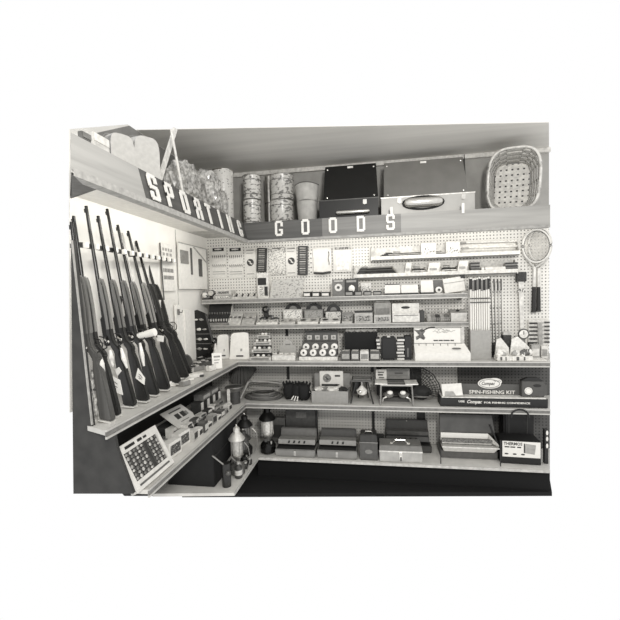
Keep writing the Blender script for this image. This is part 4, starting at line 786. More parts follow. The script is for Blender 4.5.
# landing net rings lying in the corner
def rings(loc, R0, label, v, n, flat=.34, rr=.007):
    t = thing('rope_coil', label, 'coil', loc)
    for i in range(n): obj('loop', MB().tube([(R0 * (1 - .12 * i) * math.cos(a), R0 * .75 * (1 - .12 * i) * math.sin(a), rr + i * rr * 1.5 + .004 * math.sin(a * 3 + i)) for a in [2 * PI * k / 32 for k in range(32)]], rr, 7, True), mk(v + .1 * (i % 2), .5), t, smooth=True)
    return t
p = ay(263, 398, -.25); rings((p.x, -.22, ZD + .006), .16, 'coil of thick cord loops lying on the lower shelf near the corner', .34, 4)
a, b, c_ = ay(252, 381, -.2), ay(284, 384, -.16), ay(240, 400, -.33)
t = thing('landing_net', 'landing net with pale bent frame lying over the cord coil', 'net', (0, 0, 0))
obj('net_frame', MB().tube([c_ + Vector((0, 0, .006)), Vector((a.x - .02, -.24, a.z + .0)), a, a.lerp(b, .5) + Vector((0, 0, .006)), b, b + Vector((.05, .0, -.02))], .008, 8), mk(.62, .4), t, smooth=True)
obj('net_hoop', MB().tube([Vector((a.x + .11 + .16 * math.cos(q), -.2 + .10 * math.sin(q), a.z - .035 + .01 * math.sin(q))) for q in [2 * PI * k / 28 for k in range(28)]], .006, 7, True), mk(.5, .4), t, smooth=True)
# dark umbrella-like net bag hanging in the corner
p = [ay(222, 372, -.25), ay(240, 366, -.15), ay(255, 382, -.08), ay(245, 394, -.2), ay(228, 386, -.25)]
t = thing('net_bag', 'dark pleated net bag hanging in the corner under the counter', 'net', (p[1].x, -.12, ZC - .035)); m = MB(); n = 18; A = m.b.verts.new((.02, .05, 0)); ring = []
for i in range(n): q = PI * 1.05 * i / (n - 1); ring.append(m.b.verts.new((-.11 + .24 * (i / (n - 1)) , -.12 * math.sin(q) + .02 * (i % 2), -.09 - .13 * math.sin(q * .9 + .2) - .008 * (i % 2))))
B = [m.b.verts.new((v.co.x * .5, v.co.y * .6 + .02, -.004)) for v in ring]
for i in range(n - 1): m.b.faces.new((ring[i], ring[i + 1], B[i + 1], B[i]))
obj('net_cloth', m, weave(.26, .36, 160, 'net'), t); obj('net_rim', MB().tube([(-.11 + .24 * (i / 12), -.12 * math.sin(PI * 1.05 * i / 12), -.095 - .13 * math.sin(PI * 1.05 * i / 12 * .9 + .2)) for i in range(13)], .004), mk(.3), t)
# black gloves
t = thing('glove_bunch', 'bunch of black gloves with fingers up beside the cord coil', 'gloves', (ay(297, 395, -.3).x, -.28, ZD + .002)); s_ = (ay(311, 390, -.3).x - ay(283, 390, -.3).x) / 2
for k, (x_, tilt) in enumerate(((-.55, -.12), (0, .02), (.5, .12))):
    g = MB().blob((x_ * s_, -.01 * k, .071), (s_ * .42, .035, .062), 3, .06, k, .8)
    for f in range(4): g.tube([(x_ * s_ + (f - 1.5) * .02, -.01 * k, .09), (x_ * s_ + (f - 1.5) * .026 + tilt * .1, -.01 * k, .15 - .008 * abs(f - 1.5))], [.012, .010], 8); g.blob((x_ * s_ + (f - 1.5) * .026 + tilt * .1, -.01 * k, .15 - .008 * abs(f - 1.5)), (.010, .010, .012), 2)
    g.tube([(x_ * s_ + .03, -.02, .04), (x_ * s_ + .06, -.03, .075)], [.013, .01], 8)
    obj('glove', g, mk(.05, .8, 0, .2), t, smooth=True)
for k in range(3): obj('white_label', MB().box(-.004, .004, -.003, .0, -.02, .02, (0, .6 - .2 * k, 0)), WHITE, t).location = (-.03 + k * .02, -.052, .03 - .004 * k)
obj('metal_snap', MB().blob((s_ * .95, -.04, .075), (.006, .004, .006), 1), CHROME, t)
# tackle box with white panel: open fishing line kit
x, w_, h = Fr(311.5, 348, 391.5, YD, ZD); w2 = w_ / 2
t = thing('open_kit_box', 'open grey kit box holding a white panel in its raised lid', 'box', (x, YD, ZD + .0015)); 
obj('box_base', MB().box(-w2, w2, 0, .006, 0, h).box(-w2, w2, .15, .156, 0, h).box(-w2, -w2 + .006, .006, .15, 0, h).box(w2 - .006, w2, .006, .15, 0, h).box(-w2, w2, .006, .15, 0, .006), mk(.55, .5, 0, .05), t)
q0, q1 = ay(313, 391, -.2), ay(350, 373, -.2); lh = q1.z - ZD
obj('box_lid', MB().box(-w2, w2 + .012, .157, .185, h * .9, lh), mk(.5, .5, 0, .05), t, .004)
a, b = ay(320, 388, -.222), ay(343, 371, -.222)
pn = obj('white_panel', MB().box(a.x - x, b.x - x, .146, .156, a.z - ZD, b.z - ZD), mk(.9, .5, 0, .03), t, .004); cxp, czp = (a.x + b.x) / 2 - x, (a.z + b.z) / 2 - ZD
obj('panel_dial', MB().cyl((cxp - .035, .142, czp + .012), .034, .004, 'y', 24), mk(.5, .5, 0, .4, 80), pn); obj('dial_needle', MB().box(cxp - .052, cxp - .018, .139, .142, czp + .006, czp + .016, (0, .7, 0)), mk(.25), pn)
obj('panel_picture', MB().box(cxp + .03, cxp + .072, .142, .146, czp + .024, czp + .038), mk(.3), pn); obj('panel_base_line', MB().box(cxp - .08, cxp + .05, .142, .146, czp - .052, czp - .036).blob((cxp + .04, .144, czp - .042), (.03, .003, .008), 1), BLACK, pn)
for i in range(5): obj('wrapped_item', MB().blob((-w2 * .6 + i * w2 * .32, .07, h - .002), (.035, .04, .016), 2, .2, i), mk((.9, .5, .93, .85, .2)[i], .6), t)
# single burner stove
def rod(m, a, b, r=.004): return m.tube([a, b], r, 6)
x, w_, h = Fr(351, 373, 377.5, -.30, ZD)
t = thing('camp_stove', 'small folding camp stove on black splayed legs with one white burner', 'camp stove', (ay(362, 390, -.3).x, -.27, ZD + .0015)); w2 = w_ / 2
for sx, sy in ((-1, -1), (1, -1), (-.45, 1), (.6, 1)): obj('leg', MB().tube([(sx * w2 * .5, sy * .05, h * .9), (sx * w2 * (1.0 if sy < 0 else .9), sy * .09, .002)], .0055, 6), BLACK, t)
obj('stove_top', MB().box(-w2 * .95, w2 * .95, -.07, .07, h * .86, h * .92), mk(.34, .4), t, .003); obj('top_grate', MB().box(-w2 * .8, w2 * .8, -.055, -.05, h * .93, h * .96).box(-w2 * .8, w2 * .8, .0, .005, h * .93, h * .96).box(-w2 * .8, w2 * .8, .05, .055, h * .93, h * .96), mk(.5, .4, .5), t)
obj('burner', MB().lathe([(.006, -.055), (.036, -.038), (.044, -.012), (.026, .004), (.01, .024)], (0, -.04, h * .55), 18), mk(.9, .35), t, smooth=True); obj('valve', MB().blob((-.012, -.07, h * .46), (.02, .016, .014), 2), CHROME, t, smooth=True); obj('fuel_tank', MB().cyl((-w2 * .5, .02, h * .3), .035, h * .5), BLACK, t, smooth=True); obj('burner_stem', MB().cyl((0, -.03, h * .55), .008, h * .32), mk(.7, .3, .6), t)
# double burner stove, raised lid
x, w_, h = Fr(374, 417, 383.5, YD, ZD)
t = thing('camp_stove', 'double burner camp stove on legs with raised grey lid and white side shelves', 'camp stove', (ay(396, 395, -.30).x, -.30, ZD + .0015)); w2 = w_ / 2; h = h * .93
for sx, sy in ((-1, -1), (1, -1), (-1, 1), (1, 1)): obj('leg', MB().tube([(sx * w2 * .72, sy * .06, h), (sx * w2 * .76, sy * .085, .002)], .006, 6), mk(.55 if sy < 0 else .3, .4, .3), t)
obj('stove_body', MB().box(-w2 * .75, w2 * .75, -.07, .08, h - .012, h), mk(.7, .4, .3, .05), t, .003)
for s in (-1, 1):
    obj('side_shelf', MB().prism([(s * w2 * .42, h + .001), (s * w2 * 1.0, h + .004), (s * w2 * 1.0, h + .012), (s * w2 * .42, h + .009)], -.085, .05, 'xz'), mk(.92, .4), t)
    b = obj('burner', MB().lathe([(.008, -.042), (.034, -.03), (.042, -.01), (.022, .0), (.012, .012)], (s * w2 * .36, -.03, h * .55), 20), mk(.5, .35, .4), t, smooth=True); obj('burner_cap', MB().blob((s * w2 * .30, -.066, h * .60), (.022, .014, .016), 2), mk(.95, .3), b, smooth=True)
    obj('gas_pipe', MB().tube([(s * w2 * .36, -.05, h * .42), (s * w2 * .62, -.06, h * .3), (s * w2 * .66, -.06, h * .14)], .006), mk(.75, .3, .6), t, smooth=True)
obj('grate', MB().box(-w2 * .4, w2 * .4, -.06, -.052, h + .002, h + .008).box(-w2 * .4, w2 * .4, .0, .006, h + .002, h + .008).box(-w2 * .4, w2 * .4, .05, .056, h + .002, h + .008), mk(.25), t)
lt_ = ay(396, 368.5, -.2).z - ZD
ld = obj('stove_lid', MB().box(-w2 * .68, w2 * .72, .09, .10, h + .005, lt_), mk(.52, .4, .2, .06), t, .003); obj('lid_panel', MB().box(-w2 * .3, w2 * .62, .083, .09, h + .03, lt_ - .01), mk(.45, .4, .2, .05), ld); obj('lid_mark', MB().box(-w2 * .02, w2 * .38, .08, .083, h + .05, h + .06), mk(.28), ld)
obj('left_card', MB().box(-w2 * .95, -w2 * .42, .06, .066, h + .012, lt_ - .002), mk(.82), t); obj('left_card_print', MB().box(-w2 * .8, -w2 * .55, .056, .06, h + .02, h + .028).box(-w2 * .85, -w2 * .6, .056, .06, h + .04, h + .052).box(-w2 * .85, -w2 * .55, .056, .06, h + .062, h + .07), mk(.3), t)
obj('under_tray', MB().box(-w2 * .66, w2 * .66, .02, .08, .002, h * .2), mk(.3), t)
p = ay(389, 367, -.16); tag(obj('dark_board', MB().box(p.x - .10, p.x + .26, -.10, -.094, ZD + .002, ZC - .045), mk(.16)), 'dark board standing behind the double burner stove', 'board')
# wire fish basket
def fishbasket():
    p = ay(428, 395, -.25); t = thing('fish_basket', 'collapsible black mesh fish basket leaning beside the double stove', 'basket', (p.x, -.2, ZD + .004)); 
    P = lambda px, r, y=-.2: ay(px, r, y) - Vector(t.location)
    rim = [P(411, 366), P(424, 368.5), P(433, 374), P(439, 384), P(442, 395.5), P(430, 397, -.26), P(418, 396, -.28), P(408, 392, -.24), P(406, 378, -.2)]
    obj('mesh_rim', MB().tube(rim, .005, 6, True), mk(.2), t, smooth=True)
    c_ = P(415, 391, -.2); m = MB()
    arc = [rim[0].lerp(rim[1], .5 * k) for k in range(2)] + [rim[1].lerp(rim[2], k / 3) for k in range(3)] + [rim[2].lerp(rim[3], k / 3) for k in range(3)] + [rim[3].lerp(rim[4], k / 4) for k in range(5)]
    for q in arc: m.tube([c_, c_.lerp(q, .5) + Vector((0, -.02, .01)), q], .0026, 4)
    for f in (.3, .42, .54, .66, .78, .9): m.tube([c_.lerp(q, f) + Vector((0, -.03 * math.sin(f * PI), .01 * math.sin(f * PI))) for q in arc], .0024, 4)
    obj('wire_mesh', m, mk(.22, .4, .3), t)
    obj('net_lining', MB().blob(tuple(P(421, 391, -.24) + Vector((.0, 0, -.01))), (.07, .035, .045), 3, .12, 4), mk(.14, .8), t, smooth=True); obj('bottom_ring', MB().torus(tuple(P(422, 395.5, -.25)), .09, .006, 'z', 24, 1, .5), mk(.4, .4, .3), t, smooth=True)
fishbasket()
# Spin fishing kit box
x, w_, h = Fr(439.5, 549, 398.5, YD, ZD); w2 = w_ / 2 - .006
t = thing('fishing_kit_box', 'long black fishing kit display box with white lettering and oval sign', 'display box', (x, YD, ZD + .0015))
obj('box_base', MB().box(-w2, w2, 0, .12, 0, h), mk(.12, .5), t, .002)
obj('base_edge', MB().box(-w2 + .01, w2 - .012, -.002, .118, h, h + .006), mk(.85), t)
r0, r1 = ay(462, 397, -.30), ay(521, 384.5, -.30); rz1 = r1.z - ZD; rx0, rx1 = r0.x - x, ay(547, 390, -.3).x - x
rs = obj('riser_panel', MB().box(rx0, rx1, .075, .085, h + .006, rz1), mk(.33, .5, 0, .05), t)
text('SPIN-FISHING KIT', .036, WHITE, rs, (ay(492, 392.6, -.305).x - x, .073, ay(492, 392.6, -.305).z - ZD), width=ay(515.5, 392, -.3).x - ay(469.5, 392, -.3).x, bold=.0007)
def mktext(s, px0, px1, r, y, size, bold, **k):
    a, b = ay(px0, r, y), ay(px1, r, y); return text(s, size, mk(.9), t, ((a.x + b.x) / 2 - x, -.001, (a.z + b.z) / 2 - ZD), width=b.x - a.x, bold=bold, **k)
mktext('USE', 458.5, 464.5, 401.6, YD, .019, .0006); mktext('Compac', 466.5, 481.5, 402, YD, .034, .0008, shear=.35); mktext('FOR FISHING CONFIDENCE', 484, 530, 403.2, YD, .0175, .0005)
a = ay(490, 383.5, -.31); ov = obj('oval_sign', MB().lathe([(.072, -.008), (.072, 0)], (a.x - x - .006, .064, a.z - ZD), 32, 'y', 1.12, .52).lathe([(.045, -.0075), (.045, .001)], (a.x - x + .03, .064, a.z - ZD + .014), 24, 'y', 1.1, .6), mk(.93, .5, 0, .02), t)
obj('oval_ring', MB().tube([(a.x - x - .006 + .070 * math.cos(q), .0545, a.z - ZD + .030 * math.sin(q)) for q in [2 * PI * i / 30 for i in range(30)]], .0016, 5, True), mk(.3), ov)
text('Compac', .034, mk(.2), ov, (a.x - x - .018, .055, a.z - ZD), width=.092, bold=.0005, shear=.35); text('Rods', .018, mk(.3), ov, (a.x - x + .045, .053, a.z - ZD + .012), width=.036, shear=.3) if False else obj('scribble', MB().tube([(a.x - x + .02 + .05 * i / 8, .054, a.z - ZD + .02 + .006 * math.sin(i * 2.2)) for i in range(9)], .0014, 5), mk(.3), ov)
k = ay(529, 399, YD + .03)
b0, b1 = ay(520.5, 397, -.32), ay(543, 380.5, -.32)
t2 = thing('reel_case', 'dark reel box with a round white seal standing on the kit box', 'box', ((b0.x + b1.x) / 2 - .002, -.352, ZD + h + .0105)); q2 = (b1.x - b0.x) / 2; hh = b1.z - ZD - h - .01
obj('case_body', MB().box(-q2, q2, 0, .05, 0, hh), mk(.3, .5, 0, .05), t2, .003); obj('case_lid', MB().hull([(-q2, .012, hh), (q2, .012, hh), (q2, .05, hh), (-q2, .05, hh), (-q2 * .4, .02, hh + .022), (q2 * .5, .02, hh + .022), (q2 * .5, .05, hh + .022), (-q2 * .4, .05, hh + .022)]), mk(.12), t2)
sp = ay(528.5, 391, -.355); obj('white_seal', MB().cyl((sp.x - t2.location.x, -.004, sp.z - t2.location.z), .026, .004, 'y', 24), WHITE, t2); obj('seal_ring', MB().torus((sp.x - t2.location.x, -.005, sp.z - t2.location.z), .019, .0012, 'y', 20), mk(.6), t2); obj('oval_mark', MB().lathe([(.026, -.003), (.026, 0)], (q2 * .35, 0, hh * .72), 20, 'y', 1, .4), mk(.14), t2)
p0, p1 = ay(442.5, 395.5, -.355), ay(462.5, 384, -.355)
t3 = thing('price_sheet', 'white sheet of paper propped on the left end of the kit box', 'paper', ((p0.x + p1.x) / 2, -.366, ZD + h + .012), (math.radians(-14), math.radians(-4), 0)); hh = p1.z - ZD - h - .01; q2 = (p1.x - p0.x) / 2
obj('sheet', MB().box(-q2, q2, 0, .003, 0, hh), mk(.9, .7, 0, .05), t3); obj('folded_flap', MB().prism([(-q2 * .8, 0), (q2 * .3, 0), (q2 * .1, hh * .35), (-q2 * .7, hh * .4)], -.008, -.004, 'xz'), mk(.6), t3)
# ------------------------------------------------------------ bottom shelf
YE = -.375
def toolbox_open(px0, px1, rb0, rj, rt, yf, label, v, tint_lid, n_mark=4, d=.17, trays=0):
    x, w_, h = Fr(px0, px1, rj, yf, ZE); w2 = w_ / 2; top = ay((px0 + px1) / 2, rt, yf + d + .02).z - ZE
    t = thing('tackle_box', label, 'tackle box', (x, yf, ZE + .0015)); mb = mk(v, .35, .3, .06, 15)
    obj('box_base', MB().box(-w2, w2, 0, d, 0, h), mb, t, .006)
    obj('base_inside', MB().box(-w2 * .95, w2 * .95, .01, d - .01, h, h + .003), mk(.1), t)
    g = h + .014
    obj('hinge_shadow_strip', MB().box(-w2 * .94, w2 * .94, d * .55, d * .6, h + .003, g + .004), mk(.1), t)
    tr = obj('tray', MB().hull([(-w2 * .94, d * .42, g), (w2 * .94, d * .42, g), (w2 * .94, d * .9, g), (-w2 * .94, d * .9, g), (-w2 * .94, d * .46, g + .038), (w2 * .94, d * .46, g + .038), (w2 * .94, d * .9, g + .038), (-w2 * .94, d * .9, g + .038)]), mk(min(v * 1.15, .9), .4, .3, .05), t, .002)
    for i in range(n_mark): obj('tray_slot', MB().prism([(-.010, 0), (.006, 0), (.010, .02), (-.002, .02)], 0, .003, 'xz'), mk(.12), tr).location = ((i - (n_mark - 1) / 2) * .042, d * .42 - .0005, g + .010)
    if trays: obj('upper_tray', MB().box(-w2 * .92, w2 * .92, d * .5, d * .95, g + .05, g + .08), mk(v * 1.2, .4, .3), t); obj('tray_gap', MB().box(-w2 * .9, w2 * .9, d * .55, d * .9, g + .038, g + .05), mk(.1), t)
    ld = obj('lid', MB().hull([(-w2 * .96, d * .92, g - .01), (w2 * .96, d * .92, g - .01), (w2 * .96, d + .03, g - .01), (-w2 * .96, d + .03, g - .01), (-w2 * .92, d + .0, top), (w2 * .92, d + .0, top), (w2 * .92, d + .035, top), (-w2 * .92, d + .035, top)]), mk(tint_lid, .4, .3, .05), t, .006)
    obj('latch', MB().box(-.008, .008, -.006, 0, h * .25, h * .85).box(-.005, .005, -.010, -.005, h * .3, h * .5), mk(.75, .3, .6), t)
    return t, w2, h, top
toolbox_open(275, 315, 458, 450, 427.5, YE, 'open grey tackle box nearest the lantern with four slots in the tray', .5, .42)
toolbox_open(317, 357, 459, 451, 428.5, YE, 'open grey tackle box, second from the lantern, with dark raised lid', .5, .3, 3)
t, w2, h, top = toolbox_open(385, 432, 456, 446, 419.5, -.20, 'large dark open tackle box behind the pale closed one', .27, .24, 4, .13, 1)
obj('lid_snap', MB().blob((0, .13, top - .006), (.006, .005, .006), 1), CHROME, t)
x, w_, h = Fr(359.5, 377.5, 443, YE, ZE); w2 = w_ / 2
t = thing('tackle_box', 'small dark square tackle box with a hinged lid between larger ones', 'tackle box', (x, YE, ZE + .0015)); obj('box_base', MB().box(-w2, w2, 0, .15, 0, h), mk(.33, .35, .3, .08), t, .005); 
l_ = obj('lid', MB().hull([(-w2, .0, h + .004), (w2, .0, h + .004), (w2, .15, h + .004), (-w2, .15, h + .004), (-w2 * .9, .035, h + .05), (w2 * .9, .035, h + .05), (w2 * .9, .15, h + .05), (-w2 * .9, .15, h + .05)]), mk(.22, .4, .3), t, .004); obj('lid_edge', MB().box(-w2 * 1.02, w2 * 1.02, -.004, .0, h - .002, h + .006), mk(.5, .3, .4), t)
obj('lid_handle', MB().tube([(-.03, .07, h + .05), (-.022, .06, h + .068), (.022, .06, h + .068), (.03, .07, h + .05)], .005), mk(.6, .3, .6), l_); obj('front_emblem', MB().lathe([(.028, -.003), (.028, 0)], (0, 0, h * .5), 20, 'y', 1, .6), mk(.48, .4, .3), t)
x, w_, h = Fr(379.5, 422.5, 452, -.39, ZE); w2 = w_ / 2
t = thing('steel_toolbox', 'pale closed steel toolbox with a bent handle at the shelf edge', 'toolbox', (x, -.385, ZE + .0015)); obj('box_base', MB().box(-w2, w2, 0, .19, 0, h), mk(.66, .35, .3, .08, 20), t, .005)
l_ = obj('lid', MB().hull([(-w2 * 1.01, -.002, h + .002), (w2 * 1.01, -.002, h + .002), (w2 * 1.01, .19, h + .002), (-w2 * 1.01, .19, h + .002), (-w2 * .99, .03, h + .032), (w2 * .99, .03, h + .032), (w2 * .99, .17, h + .032), (-w2 * .99, .17, h + .032)]), mk(.5, .35, .3, .08, 20), t, .003); obj('lid_edge', MB().box(-w2 * 1.01, w2 * 1.01, -.005, -.001, h - .006, h + .004), mk(.86, .3, .4), t)
hd = obj('handle', MB().tube([(-.065, .08, h + .032), (-.048, .075, h + .04), (-.034, .06, h + .066), (.034, .06, h + .066), (.048, .075, h + .04), (.065, .08, h + .032)], .006), mk(.92, .25, .6), t, smooth=True); obj('handle_foot', MB().box(-.075, -.055, .07, .09, h + .03, h + .036).box(.055, .075, .07, .09, h + .03, h + .036), mk(.9, .3, .6), hd)
obj('latch', MB().box(-.012, .012, -.009, 0, h * .3, h * .95), CHROME, t, .002); obj('latch_hook', MB().box(-.006, .006, -.014, -.008, h * .2, h * .55), mk(.4, .3, .6), t)
# dark panels and boxes behind
a, b = ay(286, 426, -.12), ay(315, 407, -.12)
t = thing('dark_carton', 'dark flat carton standing behind the tackle box nearest the lantern', 'box', ((a.x + b.x) / 2, -.12, ZE + .0015)); w2 = (b.x - a.x) / 2; h = b.z - ZE - .0
obj('box_body', MB().box(-w2, w2, 0, .05, 0, min(h, ZD - ZE - .045)), mk(.25, .6, 0, .15, 30), t, .002); obj('box_edge', MB().box(w2 + .004, w2 + .014, .0, .05, 0, min(h, ZD - ZE - .045)), mk(.1), t); obj('dim_label', MB().box(-w2 * .3, w2 * .4, -.002, 0, h * .7, h * .85), mk(.35), t)
t, w2, h = carton(271, 285, 418, -.1, ZE, .05, 'small dark flat box behind the glass lantern, half hidden', .34, .2)
t, w2, h = carton(417, 425, 409, -.03, ZE, .02, 'narrow dark box rising behind the large dark tackle box', .14)
t, w2, h = carton(370, 384, 436, -.16, ZE, .06, 'black rounded case behind the small square tackle box', .12)
# ice chest behind a clear pane with its open lid
x, w_, h = Fr(441.5, 499, 448, -.3, ZE)
t = thing('ice_chest', 'open picnic chest with dark lid and pale lining at the right of the shelf', 'chest', (ay(470, 440, -.30).x, -.30, ZE + .0015)); w2 = (ay(499, 440, -.3).x - ay(441.5, 440, -.3).x) / 2
zf = lambda r, y=-.3: ay(470, r, y).z - ZE
obj('chest_base', MB().box(-w2, w2, .03, .2, 0, zf(453)), mk(.33, .5, 0, .08), t, .003)
tr = MB(); za, zb2 = zf(452.5), zf(446.5)
tr.hull([(-w2 * .92, .0, za), (w2 * .84, .0, za), (w2 * .86, .2, za), (-w2 * .92, .2, za), (-w2, -.02, zb2), (w2 * .98, -.02, zb2), (w2, .03, zb2), (-w2, .03, zb2)])
obj('chest_rim', tr, mk(.78, .35, .2, .05), t, .004)
obj('rim_edge', MB().box(-w2 * 1.0, w2 * .98, -.026, -.018, zb2 - .006, zb2 + .002), mk(.9, .3, .2), t)
obj('inner_shelf', MB().box(-w2 * .96, w2 * .82, .03, .06, zb2, zf(441.5)), mk(.42, .6, 0, .5, 120), t)
obj('inner_dots', MB().box(-w2 * .96, w2 * .8, .026, .03, zb2 + .008, zb2 + .013), mk(.8), t)
obj('inner_wall', MB().box(-w2 * .98, w2 * .7, .06, .066, zf(444), zf(433.5, -.24)), mk(.93, .5, 0, .02), t)
obj('inner_corner', MB().hull([(w2 * .7, .066, zf(444)), (w2 * .72, .06, zf(444)), (w2 * .98, -.01, zb2 + .004), (w2 * .96, .0, zb2), (w2 * .7, .066, zf(433.5, -.24)), (w2 * .72, .06, zf(433.5, -.24)), (w2 * .98, -.01, zb2 + .02), (w2 * .96, .0, zb2 + .016)]), mk(.8, .5), t)
obj('chest_lid', MB().hull([(-w2, .07, zf(433, -.23)), (w2 * .96, .07, zf(433, -.23)), (w2 * .96, .09, zf(433, -.23)), (-w2, .09, zf(433, -.23)), (-w2 * .98, .1, zf(415, -.2)), (w2 * .9, .1, zf(415, -.2)), (w2 * .9, .13, zf(415, -.2)), (-w2 * .98, .13, zf(415, -.2))]), mk(.28, .5, 0, .15, 10), t, .003)
obj('lid_stay', MB().tube([(w2 * .78, .07, zf(424, -.23)), (w2 * .98, .0, zb2 + .012)], .006), BLACK, t)
# pane in front
for px, lb in ((440.8, 'thin dark upright wire left of the picnic chest'), (500.5, 'thin dark upright wire right of the picnic chest')):
    q = ay(px, 461, -.375); tp = ay(px, 448 if px < 450 else 440, -.375).z; tag(obj('divider_post', MB().box(q.x - .003, q.x + .003, -.377, -.373, ZE + .001, tp), mk(.14)), lb, 'post')
# thermos kit
b0, b1 = ay(502, 457, -.33), ay(540.5, 440, -.33)
t = thing('picnic_kit_box', 'black picnic kit box with a white printed label', 'box', ((b0.x + b1.x) / 2, -.33, ZE + .0015), math.radians(-3)); w2 = (b1.x - b0.x) / 2
za, zb2 = ay(520, 457.5, -.33).z - ZE, ay(520, 441.5, -.33).z - ZE
obj('box_body', MB().box(-w2 * 1.05, w2 * 1.02, .003, .16, 0, zb2), mk(.1), t, .003); lb = obj('white_label', MB().box(-w2 * .96, w2 * .98, -.001, .003, za, zb2 - .003), mk(.9, .5, 0, .02), t)
text('THERMOS', .030, BLACK, lb, (-w2 * .42, -.002, zb2 - .022), width=.125, bold=.0006); text('PICNIC KIT', .018, BLACK, lb, (-w2 * .42, -.002, zb2 - .048), width=.10, bold=.0012) if False else obj('small_print', MB().box(-w2 * .85, -w2 * .6, -.002, 0, zb2 - .05, zb2 - .041).box(-w2 * .55, -w2 * .3, -.002, 0, zb2 - .05, zb2 - .041).box(-w2 * .2, w2 * .0, -.002, 0, zb2 - .05, zb2 - .041), BLACK, lb)
for i in range(3): obj('icon', MB().blob((-w2 * .75 + i * w2 * .42, -.002, za + .022), (.014, .002, .006), 2), mk(.25), lb)
obj('case_picture', MB().box(w2 * .2, w2 * .72, -.003, 0, za + .03, zb2 - .02, (0, .12, 0)), mk(.6, .6, 0, .1), lb); obj('flask_picture', MB().box(w2 * .14, w2 * .2, -.0035, 0, za + .035, zb2 - .016), mk(.2), lb)
# black bag standing behind
b0, b1 = ay(507, 440, -.22), ay(538, 412, -.22)
t = thing('black_bag', 'tall black bag with an arched handle behind the picnic kit box', 'bag', ((b0.x + b1.x) / 2, -.155, ZE + .0015)); w2 = (b1.x - b0.x) / 2; hb = b1.z - ZE
obj('bag_body', MB().box(-w2, w2, 0, .12, 0, hb), mk(.1, .6, 0, .15, 20), t, .012); [obj('bag_seam', MB().box(w2 * q_, w2 * (q_ + .04), -.003, 0, hb * .3, hb * .95), mk(.25), t) for q_ in (-.7, .5)]
tt = ay(520, 407, -.42)
tag(obj('hanging_strap', MB().tube([Vector((ay(511, 415, -.41).x, -.413, ZD - .06))] + [Vector((ay(520, 410, -.413).x + .056 * math.cos(a), -.413, ZD - .045 + .045 * math.sin(a))) for a in [PI - PI * i / 12 for i in range(13)]] + [Vector((ay(529, 415, -.41).x, -.413, ZD - .06))], .006), mk(.08)), 'arched black strap hanging over the edge of the lower shelf', 'strap')
for i, r in enumerate((433, 438.5, 446)):
    p = ay(549.0 if i == 0 else 547.5, r, -.30)
t = thing('white_figure_card', 'dark card with small white shapes at the right end of bottom shelf', 'card', (ay(546.5, 440, -.30).x, -.30, ZE + .0015)); w2 = .012; obj('card_body', MB().box(-w2, w2, 0, .03, 0, ay(547, 430, -.3).z - ZE), BLACK, t)
for r in (433, 439, 446): obj('white_shape', MB().blob((0.003, -.003, ay(547, r, -.3).z - ZE), (.008, .003, .018), 2), WHITE, t, smooth=True)
# ------------------------------------------------------------ rifles in the rack along the left wall
T0, T1 = Vector((.165, -1.675, 1.752)), Vector((.085, -.66, 1.758))
t = thing('rifle_rack', 'dark horizontal rack bar with white clips holding the rifle barrels', 'rack', T0)
obj('rack_bar', MB().hull([Vector((-.05, 0, -.010)), Vector((-.032, 0, -.010)), T1 - T0 + Vector((-.032, 0, -.01)), T1 - T0 + Vector((-.05, 0, -.01)), Vector((-.05, 0, .012)), Vector((-.032, 0, .012)), T1 - T0 + Vector((-.032, 0, .012)), T1 - T0 + Vector((-.05, 0, .012))]), mk(.15), t)
for i in range(13):
    p = (T1 - T0) * ((i + .3) / 13); obj('barrel_clip', MB().box(-.032, -.012, -.013, .009, -.014, .013), mk(.93, .5, 0, .02), t, .003).location = p
for f in (.02, .5, .98): obj('rack_bracket', MB().box(-(T0.x - .05) - .0 + .0 if False else -.10, -.05, -.008, .008, -.01, .01), MID, t).location = (T1 - T0) * f
STOCKS = [(1.0, .12), (.95, .14)]
